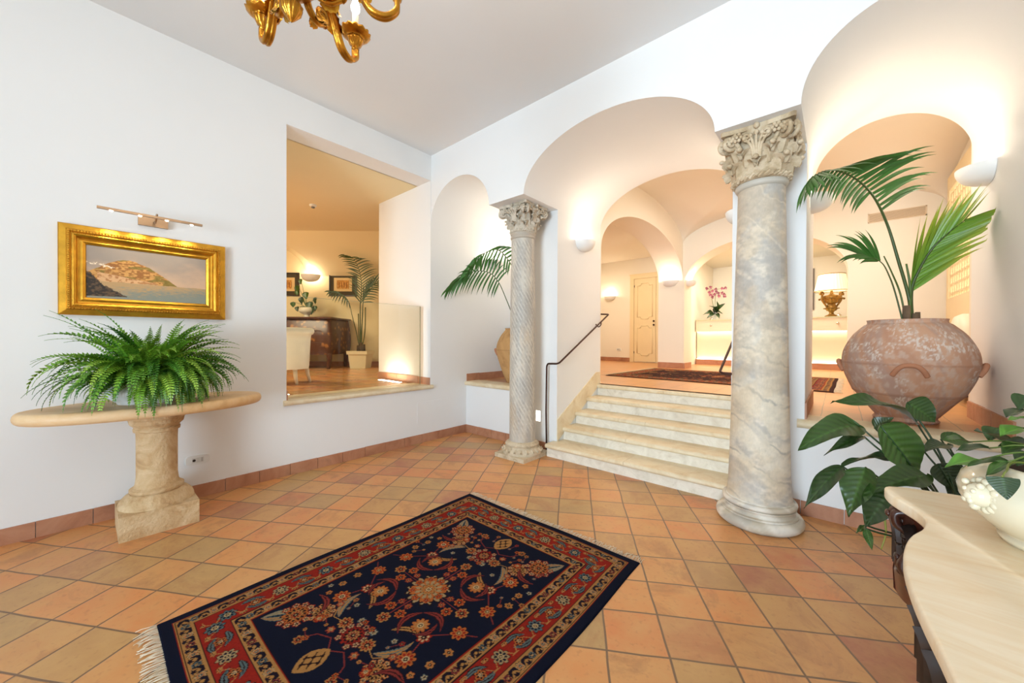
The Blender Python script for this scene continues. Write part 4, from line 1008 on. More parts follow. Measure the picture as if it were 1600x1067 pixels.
m.f.append(list(range(b+n_-1, b-1, -1))); m.f.append(list(range(b+m.n-b-n_, m.n)))
MARBLE = stone('cream_marble', [(206, 172, 126), (244, 220, 182), (252, 236, 208), (242, 214, 174)], [0.22, 0.36, 0.6, 0.9], 2.2, 0.36, 0.03, 20, dist=1.8, stretch=(1.2, 6.0, 1))
m.build('marble_top', MARBLE, con, angle=50)
WOOD = mat('dark_carved_walnut', (88, 42, 28), 0.32, var=0.25, scale=9, stretch=(1, 1, 6), coat=0.3)
LEGW = mat('dark_leg_wood', (66, 35, 25), 0.35, var=0.25, scale=9, coat=0.2)
# apron under the top following the serpentine
o0, o1 = inset(outline, sg*0.028), inset(outline, sg*0.040)
k0 = len(side_far); idx = [i for i in range(len(outline)) if 2 <= i <= len(outline)-3]
rows = []
for d, z in [(0.024, CZ-0.034), (0.028, CZ-0.05), (0.036, CZ-0.06), (0.034, CZ-0.16), (0.022, CZ-0.24), (0.026, CZ-0.30), (0.05, CZ-0.31), (0.07, CZ-0.30), (0.07, CZ-0.034)]:
    q = inset(outline, sg*d)[idx]; rows.append(np.c_[q, np.full(len(q), z)])
MB().grid(np.array(rows)).build('apron', WOOD, con, angle=40)
m = MB(); m.box((0.235, 2*YM-1.61, CZ-0.24), (XR-0.04, 1.61, CZ-0.036)); m.build('frame', WOOD, con)
# carved legs: an S-scroll at the far front corner, another nearer
def carved_leg(y0, flip, name='leg'):
    m = MB(); ez = np.array([0, 0, 1.0])
    c = catmull([(0.186, y0, CZ-0.05), (0.186, y0, CZ-0.12), (0.215, y0-0.02*flip, CZ-0.24), (0.240, y0-0.04*flip, CZ-0.42), (0.235, y0-0.05*flip, CZ-0.60), (0.190, y0-0.03*flip, CZ-0.76), (0.165, y0-0.01*flip, CZ-0.86), (0.185, y0-0.01*flip, 0.012)], 8)
    t = np.linspace(0, 1, len(c)); m.tube(c, 0.045-0.022*np.sin(PI*np.clip(t*1.1, 0, 1))**2+0.01*(t > 0.93), 14)
    ex = np.array([1.0, 0, 0])
    spiral(m, (0.186, y0, CZ-0.085), -ex, ez, 0.034, 1.7, 0.013, a0=0.6, ax=np.array([0, 1.0, 0]), lift=0.0)
    spiral(m, (0.196, y0-0.01*flip, CZ-0.20), -ex, -ez, 0.032, 1.6, 0.012, a0=1.2, ax=np.array([0, 1.0, 0]))
    spiral(m, (0.17, y0-0.01*flip, 0.05), -ex, ez, 0.04, 1.6, 0.016, a0=-1.0, ax=np.array([0, 1.0, 0]))
    sc_pts = catmull([(0.150, y0, CZ-0.045), (0.128, y0, CZ-0.055), (0.132, y0, CZ-0.085), (0.160, y0, CZ-0.105), (0.172, y0, CZ-0.135), (0.150, y0, CZ-0.175), (0.142, y0, CZ-0.205), (0.160, y0, CZ-0.235), (0.190, y0, CZ-0.26)], 8)
    for dy in (-0.018, 0.0, 0.018): m.tube(sc_pts+np.array([0.003*abs(dy)/0.018, dy, 0]), 0.0115, 8)
    for (x_, z_, r_, a_) in ((0.150, CZ-0.070, 0.026, 2.2), (0.168, CZ-0.205, 0.030, 2.6)):
        for dy in (-0.012, 0.012): spiral(m, (x_, y0+dy, z_), -ex, ez, r_, 1.7, 0.010, a0=a_, ax=np.array([0, 1.0, 0]))
    for k in range(7):
        t_ = k/6; p_ = sc_pts[int(t_*(len(sc_pts)-1))]; m.sphere((p_[0]-0.010, y0, p_[2]), 0.010, 8, 6, (0.8, 1.6, 1))
    for k in range(9): m.sphere((0.196+0.030*math.sin(k*0.35), y0-0.02*flip, CZ-0.28-0.035*k), 0.010, 8, 6)
    return m.build(name, LEGW, con, angle=70)
carved_leg(1.575, 1); carved_leg(2*YM-1.575, -1)
for y_ in (1.60, 2*YM-1.60):
    m = MB(); m.tube(catmull([(XR-0.10, y_, CZ-0.05), (XR-0.07, y_, CZ-0.3), (XR-0.10, y_, CZ-0.6), (XR-0.08, y_, 0.0)], 6), 0.03, 10); m.build('leg', WOOD, con, smooth=True)
# carved pendants along the front apron
CARVE = mat('carved_dark_wood', (48, 30, 20), 0.38, var=0.35, scale=20, coat=0.2)
fi = np.linspace(len(side_far)+6, len(outline)-len(side_far)-7, 30).astype(int); dd = inset(outline, sg*0.034)
for j, i in enumerate(fi):
    m = MB(); p = dd[i]; t = unit(outline[i+1]-outline[i-1]); nn = -sg*np.array([-t[1], t[0]]); o3 = np.array([nn[0], nn[1], 0]); t3 = np.array([t[0], t[1], 0]); c = np.array([p[0], p[1], CZ-0.13])
    for q in (-1, 1): spiral(m, c+t3*0.018*q, t3*q, np.array([0, 0, 1.0])*(1 if j % 2 else -1), 0.030, 1.5, 0.0085, n=22, a0=0.3)
    leaf_blade(m, c+np.array([0, 0, -0.085])+o3*0.002, o3, (0, 0, 1), 0.15, 0.012, 0.06, n=8, k=5, lobes=3, rib=0.006)
    m.sphere(c+np.array([0, 0, -0.09])+o3*0.002, 0.010, 8, 6)
    m.build('carved_scroll', CARVE, con, angle=50)

# cream ceramic vase with lion masks
vx, vy = 0.392, 1.385
vs = thing('ceramic_vase', (vx, vy, CZ), 'large cream ceramic pot with lion mask on the marble console, holding leafy plant', 'pot')
prof_ = [(0.108, 0.0), (0.111, 0.010), (0.104, 0.016), (0.122, 0.028), (0.150, 0.055), (0.169, 0.085), (0.173, 0.108), (0.166, 0.134), (0.148, 0.156), (0.130, 0.168), (0.120, 0.172), (0.114, 0.171), (0.112, 0.164), (0.116, 0.15)]
CREAMC = mat('crackled_cream_glaze', (238, 226, 196), 0.16, var=0.04, scale=5, bump=0.03, bscale=30, coat=0.5)
m = MB().lathe(prof_, (vx, vy, CZ), 72, cap=False); m.f.append(list(range(71, -1, -1))); m.build('body', CREAMC, vs, smooth=True)
MB().lathe([(0.001, 0.156), (0.113, 0.158)], (vx, vy, CZ), 36, cap=False).build('soil', mat('vase_soil', (70, 46, 28), 0.95), vs)
m = MB()
for md in (onW(1502, 775, 0.84),):
    d2 = unit(np.array([md[0]-vx, md[1]-vy])); 
    zc = CZ+0.108; R_ = 0.168; o = np.array([d2[0], d2[1], 0]); s = np.array([-o[1], o[0], 0]); ez = np.array([0, 0, 1.0]); c = np.array([vx, vy, zc])+o*R_
    for k in range(14):
        a = k*2*PI/14; m.sphere(c+(s*math.cos(a)+ez*math.sin(a))*0.030-o*0.006, 0.0095, 8, 6)
    m.sphere(c, 0.026, 14, 10, (1, 1, 1)); m.sphere(c+o*0.018-ez*0.004, 0.011, 10, 8)
    for sg_ in (-1, 1): m.sphere(c+o*0.020+s*0.010*sg_+ez*0.010, 0.0055, 8, 6); m.sphere(c+o*0.014+s*0.018*sg_+ez*0.024, 0.007, 8, 6); m.sphere(c+o*0.022+s*0.006*sg_-ez*0.012, 0.007, 8, 6)
    m.sphere(c+o*0.010-ez*0.024, 0.010, 8, 6)
m.build('lion_mask', CREAMC, vs, smooth=True)

# broad leaf between two points
def broad_leaf(m, b, t, hw, nrm, col, sag=0.06, fold=0.35, n=64, k=15, power=0.9, wav=0.05, rr=rnd, heart=False):
    b, t, nrm = np.array(b, float), np.array(t, float), unit(nrm); L = np.linalg.norm(t-b); ax = (t-b)/L
    sd = unit(np.cross(ax, nrm)); nn = unit(np.cross(sd, ax)); R, C = [], []; ph = rr.uniform(0, 6); nv_ = 9 if n > 10 else 5
    for i in range(n):
        u = i/(n-1)
        w = hw*(math.sin(PI*(u**0.62))**power if not heart else (math.sin(PI*min(1, 0.16+0.84*u)**0.55)**0.8)*(1 if u > 0.02 else 0.6))*(1-0.15*u)
        c0 = b+ax*L*u+nn*sag*L*4*u*(1-u)
        row, cr = [], []
        for j in range(k):
            s = (j/(k-1)-0.5)*2
            off = fold*w*(abs(s)**1.3)+wav*L*math.sin(9*u+ph+s*2)*abs(s)**2
            vein = 0.5+0.5*math.cos((u*nv_-abs(s)*1.4)*2*PI)
            row.append(c0+sd*s*w-ax*0.0+nn*(off*0.8-hw*0.055*vein*(1-abs(s)*0.7))); cr.append(col*(0.72+0.30*vein+(0.6 if abs(s) < 0.08 else 0)+0.12*s))
        R.append(row); C.append(cr)
    m.grid(np.array(R), col=np.array(C))
def petiole(m, pts, r0, r1, col): c = catmull(pts, 6); m.tube(c, np.linspace(r0, r1, len(c)), 7, col=col)
LG = [lin((52, 80, 28)), lin((42, 64, 25)), lin((62, 94, 32)), lin((88, 138, 42))]
STEM = lin((40, 66, 30))
lx, ly = 0.47, 2.10
lily = thing('peace_lily', (lx, ly, 0), 'broad-leaved dark green plant standing on the floor behind the marble console', 'potted plant')
MB().lathe([(0.11, 0), (0.15, 0.25), (0.16, 0.27), (0.15, 0.27), (0.14, 0.24), (0.001, 0.235)], (lx, ly, 0), 40, cap=False).build('pot', mat('clay_pot', (176, 112, 80), 0.8), lily, smooth=True)
m = MB(); tocam = unit(CP-np.array([lx, ly, 0.9]))
# (base px, tip px, half width px, depth, tone, sag)
LV = [((1342,664),(1247,702),25,1.55,0,0.10), ((1432,660),(1300,627),19,1.62,0,0.10), ((1418,628),(1462,660),22,1.60,0,0.05), ((1375,664),(1440,746),34,1.50,2,0.02),
      ((1366,668),(1396,652),11,1.56,1,0.05), ((1350,682),(1287,712),9,1.52,1,0.10), ((1402,716),(1314,726),9,1.50,1,0.06), ((1316,728),(1256,795),14,1.50,1,0.08),
      ((1352,730),(1326,808),23,1.44,0,0.03), ((1448,742),(1347,772),22,1.42,0,0.04), ((1392,764),(1352,824),24,1.38,1,0.03), ((1353,826),(1363,860),6,1.38,2,0.0),
      ((1352,820),(1337,834),4,1.40,2,0.0), ((1470,686),(1520,692),15,1.58,2,0.04), ((1480,694),(1440,706),13,1.52,1,0.03), ((1466,724),(1498,770),20,1.50,1,0.02), ((1500,742),(1484,778),14,1.52,1,0.0),
      ((1440,700),(1410,690),10,1.56,1,0.02)]
lrr = random.Random(5)
hub = np.array([lx, ly, 0.25])
for (bp, tp, hwp, wd, tone, sag) in LV:
    b, t = onW(*bp, wd), onW(*tp, wd-0.04); hw = hwp*wd/F_PX
    nrm = unit(CP-b)*0.8+np.array([0, 0, 0.75])+np.array([lrr.uniform(-.25, .25), lrr.uniform(-.25, .25), 0])
    broad_leaf(m, b, t, hw, nrm, LG[tone], sag=sag, rr=lrr)
    mid = hub*0.45+b*0.55+np.array([lrr.uniform(-.02, .02), 0.03, 0.10]); petiole(m, [hub+np.array([lrr.uniform(-.05, .05), lrr.uniform(-.05, .05), 0]), mid, b], 0.0055, 0.0032, STEM)
petiole(m, [onW(1381, 800, 1.40), onW(1384, 832, 1.39), onW(1377, 858, 1.39)], 0.004, 0.002, lin((150, 150, 50)))
m.build('foliage', LEAF_M, lily, smooth=True)

# leafy plant in the vase
ivy = thing('trailing_plant', (vx, vy, CZ+0.169), 'glossy heart-leaved plant growing out of the cream lion-mask pot', 'plant')
m = MB(); hub = np.array([vx, vy, CZ+0.17])
LV = [((1600,640),(1572,652),14,0.92,1), ((1612,655),(1574,656),8,0.88,3), ((1598,668),(1563,682),15,0.90,3), ((1574,694),(1522,672),17,0.95,1), ((1560,668),(1545,690),14,0.98,0), ((1545,700),(1494,704),11,0.90,1),
      ((1590,694),(1566,710),12,0.88,0), ((1606,690),(1560,696),9,0.90,1), ((1532,718),(1476,730),14,0.86,3), ((1584,724),(1512,726),10,0.84,0), ((1574,722),(1540,744),9,0.82,2), ((1608,708),(1588,728),12,0.84,1), ((1512,690),(1476,686),12,0.96,2), ((1610,620),(1590,640),16,0.93,1), ((1620,735),(1598,712),13,0.84,1), ((1640,690),(1600,668),16,0.86,0), ((1650,650),(1625,676),16,0.88,1)]
for (bp, tp, hwp, wd, tone) in LV:
    b, t = onW(*bp, wd), onW(*tp, wd-0.01); hw = hwp*wd/F_PX
    nrm = unit(CP-b)*0.6+np.array([0, 0, 0.9])+np.array([lrr.uniform(-.3, .3), lrr.uniform(-.3, .3), 0])
    broad_leaf(m, b, t, hw, nrm, LG[tone], sag=0.05, rr=lrr, n=12)
    petiole(m, [hub+np.array([lrr.uniform(-.05, .05), lrr.uniform(-.05, .05), 0]), (hub+b)/2+np.array([0, 0, 0.03]), b], 0.0028, 0.0016, lin((86, 104, 40)))
b, t = onW(1566, 745, 0.775), onW(1574, 781, 0.765)
broad_leaf(m, b, t, 17*0.77/F_PX, unit(CP-b), LG[1], sag=0.03, rr=lrr, heart=True, fold=0.15, wav=0.005)
petiole(m, [hub, onW(1590, 722, 0.82), onW(1572, 736, 0.785), b], 0.0028, 0.0016, lin((110, 120, 46)))
m.build('foliage', LEAF_M, ivy, smooth=True)
# ================================================================== terracotta jars and palms
def jar(name_loc, prof, col_fn, label, handles, NA=360):
    x0, y0, z0 = name_loc; t = thing('terracotta_jar', name_loc, label, 'jar', 'terracotta oil jars')
    pr = catmull(prof, 12); a = np.linspace(0, 2*PI, NA, endpoint=False)
    P = np.stack([np.stack([x0+r*np.cos(a), y0+r*np.sin(a), np.full(NA, z0+z)], -1) for r, z in pr])
    A, Zz = np.meshgrid(a, pr[:, 1]); c = col_fn(A, Zz)
    m = MB().grid(P, True, col=c)
    k = m.n; m.f.append(list(range(NA-1, -1, -1)))
    # inside of the neck
    r_, z_ = pr[-1]; m.lathe([(r_, z0+z_), (r_-0.02, z0+z_+0.002), (r_-0.035, z0+z_-0.03), (r_-0.03, z0+z_-0.10)], (x0, y0, 0), 60, cap=False); m.c[-1] = np.broadcast_to(lin((150, 96, 70)), m.c[-1].shape)
    m.build('body', CLAY, t, smooth=True)
    for (ang, z, r, kind) in handles:
        hs = 0.55 if kind else 1.0
        o = np.array([math.cos(ang), math.sin(ang), 0]); s = np.array([-o[1], o[0], 0]); m = MB()
        c = np.array([x0, y0, z0+z])+o*r
        pts = catmull([c-s*0.085-np.array([0, 0, 0.06])-o*0.02, c-s*0.065-np.array([0, 0, 0.02])+o*0.004, c-s*0.03+np.array([0, 0, 0.012])+o*0.016*hs, c+s*0.03+np.array([0, 0, 0.012])+o*0.016*hs, c+s*0.065-np.array([0, 0, 0.02])+o*0.004, c+s*0.085-np.array([0, 0, 0.06])-o*0.02], 7)
        m.tube(pts, 0.016, 10, col=lin((190, 132, 100))); m.build('handle', CLAY, t, smooth=True)
    MB().lathe([(0.001, pr[-1, 1]-0.06), (r_-0.03, pr[-1, 1]-0.055)], (x0, y0, z0), 40, cap=False).build('soil', mat('jar_soil', (64, 46, 32), 0.95), t)
    return t
CLAY = colmat('aged_terracotta', 0.85, 0.5, 35, spec=0.2)
JX, JY = 0.395, 4.18
def cj(A, Z):
    cA, sA = np.cos(A), np.sin(A); n1 = fbm(cA*2+Z*3, sA*2-Z*2, 5, 7); n2 = fbm(cA*6+Z*9, sA*6, 5, 17); n3 = fbm(A*14, Z*34, 4, 23)
    c = mix(lin((190, 142, 114))*np.ones(A.shape+(3,)), lin((208, 162, 132)), sstep(0.35, 0.65, n1)); c = mix(c, lin((180, 152, 138)), 0.7*sstep(0.48, 0.66, n2))
    n4 = fbm(A*34, Z*80, 4, 29); n5 = fbm(A*2.4, Z*16, 4, 37)
    wh = sstep(0.54, 0.62, n4)*sstep(0.60, 0.72, n5+0.15*np.exp(-((Z-0.55)/0.09)**2)); c = mix(c, lin((226, 214, 202)), 0.8*wh)
    c = mix(c, lin((206, 184, 168)), 0.5*sstep(0.5, 0.7, n3))
    return mix(c, lin((150, 96, 70)), 0.35*(np.abs(Z-0.215) < 0.008)+0.3*(np.abs(Z-0.44) < 0.006))
toc = math.atan2(-JY, -JX)
jb = jar((JX, JY, ZP), [(0.170, 0.0), (0.182, 0.015), (0.170, 0.035), (0.188, 0.060), (0.262, 0.165), (0.302, 0.215), (0.306, 0.222), (0.352, 0.34), (0.372, 0.43), (0.373, 0.445), (0.360, 0.54), (0.310, 0.65), (0.245, 0.728), (0.222, 0.745), (0.218, 0.760), (0.222, 0.775)], cj,
    'huge weathered terracotta jar with white crust standing on the raised ledge at right', [(toc+0.06, 0.425, 0.365, 0), (toc+PI/2, 0.43, 0.372, 0), (toc-PI/2, 0.43, 0.372, 0), (toc+PI, 0.43, 0.37, 0)])
JX1, JY1 = -3.44, 4.12
def cj1(A, Z):
    n1 = fbm(np.cos(A)*2+Z*3, np.sin(A)*2-Z*2, 5, 77); n2 = fbm(A*5, Z*12, 4, 27)
    c = mix(lin((176, 128, 78))*np.ones(A.shape+(3,)), lin((204, 158, 104)), sstep(0.35, 0.65, n1)); return mix(c, lin((150, 104, 62)), 0.4*sstep(0.55, 0.7, n2)+0.4*(np.abs(Z-0.46) < 0.006))
toc1 = math.atan2(-JY1, -JX1)
js = jar((JX1, JY1, ZP+0.0), [(0.185, 0.0), (0.195, 0.012), (0.225, 0.09), (0.272, 0.22), (0.318, 0.36), (0.338, 0.45), (0.338, 0.465), (0.318, 0.56), (0.27, 0.66), (0.215, 0.73), (0.205, 0.75), (0.212, 0.765)], cj1,
    'tan terracotta jar in the niche half hidden behind the spiral-fluted column', [(toc1+PI/2, 0.45, 0.33, 0), (toc1-PI/2, 0.45, 0.33, 0)], NA=96)

def palm_frond(m, pts, start, lens, col, dirs, n=26, w=0.017, droop=0.5, rr=rnd, stem=0.008, tipcol=None, tmix=(0.3, 0.6), K=10, skip=(0, 0)):
    """pinnate palm leaf along the curve pts; dirs = for each side the way its leaflets point at the base and at the tip of the leaf;
    lens = for each side leaflet length at base, middle and tip"""
    c = catmull(pts, 14); s = np.r_[0, np.cumsum(np.linalg.norm(np.diff(c, axis=0), axis=1))]; S = s[-1]
    at = lambda u: np.array([np.interp(u*S, s, c[:, k]) for k in range(3)])
    m.tube(c, np.linspace(stem, 0.0022, len(c)), 7, col=lin((66, 84, 36)))
    for i in range(n):
        f = (i+0.5)/n; u = start+(1-start)*f; T = unit(at(min(1, u+0.02))-at(max(0, u-0.02)))
        for q, (d0, d1) in enumerate(dirs):
            if f < skip[q]: continue
            p = at(min(1, u+q*0.5*(1-start)/n)); sd = unit(np.asarray(d0)*(1-f)+np.asarray(d1)*f)
            d = unit(sd+T*(tmix[0]*(1-f)+tmix[1]*f)+np.array([rr.uniform(-.08, .08) for _ in range(3)]))
            L0, L1, L2 = lens[q]; l = (L0*(1-f)*(1-2*f)+4*L1*f*(1-f)+L2*f*(2*f-1))*rr.uniform(0.88, 1.08)
            nrm = np.cross(d, T); nrm = unit(nrm) if np.linalg.norm(nrm) > 0.05 else -FH
            nrm = unit(nrm*0.7-FH*0.5*(1 if nrm@FH < 0 else -1)); V, C = [], []; pos = p.copy(); dd = d.copy()
            cc = col*rr.uniform(0.80, 1.2)
            for k in range(K):
                tt = k/(K-1); ww = w*(math.sin(PI*min(1, 0.14+tt*0.84))**0.6)*(1-tt**4)
                lat = unit(np.cross(dd, nrm))
                V.append([pos-lat*ww+nrm*ww*0.45, pos, pos+lat*ww+nrm*ww*0.45])
                c1_ = cc if tipcol is None else cc*(1-tt**2)+tipcol*tt**2
                C.append([c1_*0.88, c1_*1.2, c1_*0.95])
                pos = pos+dd*l/(K-1); dd = unit(dd+np.array([0, 0, -droop*(0.1+2.2*tt)/(K-1)]))
            m.grid(np.array(V), col=np.array(C))
    return c
prr = random.Random(21)
# palm in the huge jar: three leaves rising from one crown
pk = thing('kentia_palm', (JX, JY, ZP+0.715), 'tall kentia palm with arching fronds growing from the huge terracotta jar', 'palm')
W0 = 2.90; up = np.array([0, 0, 1.0]); R_, U_ = RH, up
m = MB(); base = np.array([JX+0.02, JY, ZP+0.715])
PG = lin((54, 104, 34)); PG2 = lin((98, 140, 36))
q = lambda x, y, dw=0.0: onW(x, y, W0+dw)
palm_frond(m, [base, q(1421, 470), q(1403, 405), q(1386, 350), q(1364, 306, -0.05), q(1335, 278, -0.12), q(1300, 266, -0.2), q(1274, 274, -0.26), q(1260, 290, -0.3)], 0.49, [(0.42, 0.38, 0.16), (0.16, 0.27, 0.20)], PG,
    [(R_*1.0+U_*0.58, R_*-0.2+U_*-0.35-FH*0.5), (R_*-0.5-U_*0.6, R_*-0.35-U_*1.0)], n=25, w=0.0155, droop=0.85, rr=prr, stem=0.013, tmix=(0.10, 0.45), skip=(0, 0.18))
palm_frond(m, [base+RH*0.02, q(1424, 455), q(1437, 420, -0.03), q(1457, 388, -0.08), q(1482, 364, -0.16), q(1506, 345, -0.25)], 0.30, [(0.56, 0.46, 0.22), (0.40, 0.44, 0.26)], PG2,
    [(U_*0.80+R_*-0.05-FH*0.12, U_*0.75+R_*0.1-FH*0.2), (R_*0.62-U_*0.02-FH*0.45, R_*0.7+U_*0.0-FH*0.45)], n=17, w=0.016, droop=0.22, rr=prr, stem=0.014, tipcol=lin((176, 172, 52)), tmix=(1.0, 0.9))
palm_frond(m, [base-RH*0.04, q(1398, 455), q(1388, 428), q(1379, 412, 0.0), q(1366, 404, -0.03), q(1352, 402, -0.06)], 0.76, [(0.26, 0.33, 0.36), (0.20, 0.26, 0.34)], PG,
    [(U_*1.0-R_*0.15, R_*-1.0+U_*0.55), (R_*-0.8-U_*0.05-FH*0.3, R_*-1.0+U_*0.1-FH*0.3)], n=9, w=0.0145, droop=0.75, rr=prr, stem=0.006, tmix=(0.2, 0.4))
m.tube(catmull([base-RH*0.02, q(1407, 460), q(1393, 425), q(1381, 400)], 6), np.linspace(0.007, 0.004, 19), 7, col=lin((72, 96, 36)))
m.tube(catmull([base, q(1422, 450), q(1416, 412)], 6), np.linspace(0.011, 0.006, 13), 7, col=lin((78, 104, 40)))
for V_ in m.v: V_[:, 0] = np.minimum(V_[:, 0], XR-0.012)      # leaflets lean on the wall
m.build('fronds', LEAF_M, pk, smooth=True)
m = MB()
for dx, h, r in ((-0.025, 0.17, 0.026), (0.035, 0.11, 0.024), (0.06, 0.12, 0.018)):
    m.tube([base+RH*dx-up*0.03, base+RH*dx+up*h*0.5, base+RH*dx+up*h], [r, r*0.95, r*0.85], 10)
m.build('trunk', mat('palm_husk', (120, 96, 72), 0.9, var=0.25, scale=20, stretch=(1, 1, 0.2)), pk, smooth=True)
# palm in the niche jar
pn = thing('kentia_palm', (JX1, JY1, ZP+0.705), 'drooping palm in the niche jar beside the spiral-fluted column', 'palm')
W1 = 5.15; q = lambda x, y, dw=0.0: onW(x, y, W1+dw); base = np.array([JX1, JY1, ZP+0.705])
m = MB()
palm_frond(m, [base, q(806, 505), q(792, 470), q(779, 441), q(764, 426, -0.05), q(740, 424, -0.1), q(716, 436, -0.15), q(702, 450, -0.2)], 0.50, [(0.22, 0.36, 0.20), (0.22, 0.28, 0.16)], PG*0.95,
    [(-R_*0.25-U_*0.8, -R_*0.5-U_*0.9), (U_*0.6+R_*0.5, -R_*0.6-U_*0.5-FH*0.3)], n=20, w=0.0125, droop=1.0, rr=prr, stem=0.008, tmix=(0.1, 0.4))
palm_frond(m, [base, q(815, 480), q(803, 425), q(791, 402), q(776, 390, -0.05), q(756, 396, -0.1), q(738, 414, -0.15), q(728, 430, -0.2)], 0.54, [(0.20, 0.30, 0.20), (0.16, 0.20, 0.14)], PG,
    [(-U_*0.9-R_*0.1, -R_*0.4-U_*0.9), (U_*0.3+R_*0.7, -R_*0.7-U_*0.3)], n=18, w=0.0125, droop=1.1, rr=prr, stem=0.008, tmix=(0.1, 0.4))
m.build('fronds', LEAF_M, pn, smooth=True)
# ================================================================== lounge beyond the left opening
def LW(s, w, z): p = FH*w+RH*s; return np.array([p[0], p[1], z])
WL = 8.3
lf = MB(); lf.add([(-5.38, -2.2, ZP), (-5.38, 6.4, ZP), (-12.5, 6.4, ZP), (-12.5, -2.2, ZP)], [[0, 1, 2, 3]]); lf.add([(-5.38, OY0-0.001, ZP), (-5.38, OY1+0.001, ZP), (XL-0.2, OY1+0.001, ZP), (XL-0.2, OY0-0.001, ZP)], [[3, 2, 1, 0]])
struct(lf.build('floor_lounge', tile_mat('lounge_tiles', (-6, 2), (0.25, 0.0), (0.0, 0.25), rough=0.2)))
lc = MB(); lc.add([(-5.38, -2.2, OZ1), (-5.38, 6.4, OZ1), (-12.5, 6.4, OZ1), (-12.5, -2.2, OZ1)], [[3, 2, 1, 0]]); lc.add([(-5.38, OY0, OZ1), (-5.38, OY1, OZ1), (XL-0.29, OY1, OZ1), (XL-0.29, OY0, OZ1)], [[0, 1, 2, 3]])
struct(lc.build('ceiling_lounge', LOUNGE_M))
m = MB(); m.add([(-5.36, OY1+0.05, ZP), (-5.36, 6.4, ZP), (-5.36, 6.4, OZ1), (-5.36, OY1+0.05, OZ1)], [[0, 1, 2, 3]])
m.add([(-5.36, -2.2, ZP), (-5.36, OY0-0.05, ZP), (-5.36, OY0-0.05, OZ1), (-5.36, -2.2, OZ1)], [[0, 1, 2, 3]])
m.add([(-12.5, -2.2, ZP), (-5.36, -2.2, ZP), (-5.36, -2.2, OZ1), (-12.5, -2.2, OZ1)], [[0, 1, 2, 3]]); m.add([(-12.5, -2.2, ZP), (-12.5, 6.4, ZP), (-12.5, 6.4, OZ1), (-12.5, -2.2, OZ1)], [[0, 1, 2, 3]])
struct(m.build('wall_lounge', LOUNGE_M))
# far wall, square to the view into the room, with a lunette vault springing at the lamp
s0, s1 = -9.5, -1.6
m = MB().add([LW(s0, WL, ZP), LW(s1, WL, ZP), LW(s1, WL, OZ1), LW(s0, WL, OZ1)], [[0, 1, 2, 3]])
struct(m.build('wall_lounge_far', LOUNGE_M))
# spandrel: plaster vault web that leans out from the wall, cut by the lunette arch on its left
sp, zsp = -4.36, 2.80                    # springing
ac, aw, ah = -5.72, 1.42, 0.72            # lunette centre, half width and rise
def lean(z): return 0.05+0.95*np.clip((z-2.75)/(OZ1-2.75), 0, 1)**1.2
rows = []
for z in np.linspace(zsp, OZ1, 24):
    tt = np.clip((z-zsp)/ah, 0, 1); sl = ac+aw*math.sqrt(max(0, 1-tt**2)) if z-zsp < ah else ac
    rows.append([LW(s, WL-0.012-lean(z)*(1.0 if True else 0), z) for s in np.linspace(sl, s1, 40)])
m = MB().grid(np.array(rows))
mid = []
for z in np.linspace(zsp, OZ1, 24):
    tt = np.clip((z-zsp)/ah, 0, 1); sl = ac+aw*math.sqrt(max(0, 1-tt**2)); mid.append([LW(sl, WL-0.012-lean(z), z), LW(sl-0.30*(1-0.0*tt)*sstep(0, 0.1, tt) , WL-0.005, z)])
m.grid(np.array(mid))
m.grid(np.array([[LW(s, WL-0.001, 2.72) for s in np.linspace(sp, s1, 20)], [LW(s, WL-0.012-lean(zsp), zsp) for s in np.linspace(sp, s1, 20)]]))
struct(m.build('trim_vault', LOUNGE_M, smooth=False, angle=40))
def lskirt(): 
    m = MB(); q = [LW(s0, WL-0.015, 0)[:2], LW(s1, WL-0.015, 0)[:2], LW(s1, WL, 0)[:2], LW(s0, WL, 0)[:2]]; m.poly_prism(q, ZP, ZP+0.10); struct(m.build('baseboard_lounge', SKIRT))
lskirt()
nL = -FH
p = LW(-4.40, WL-0.10, 2.73)
sconce(p, nL, 'glowing bowl sconce on the lounge wall between the two dark framed prints', w=0.21, dpt=0.17, h=0.15)

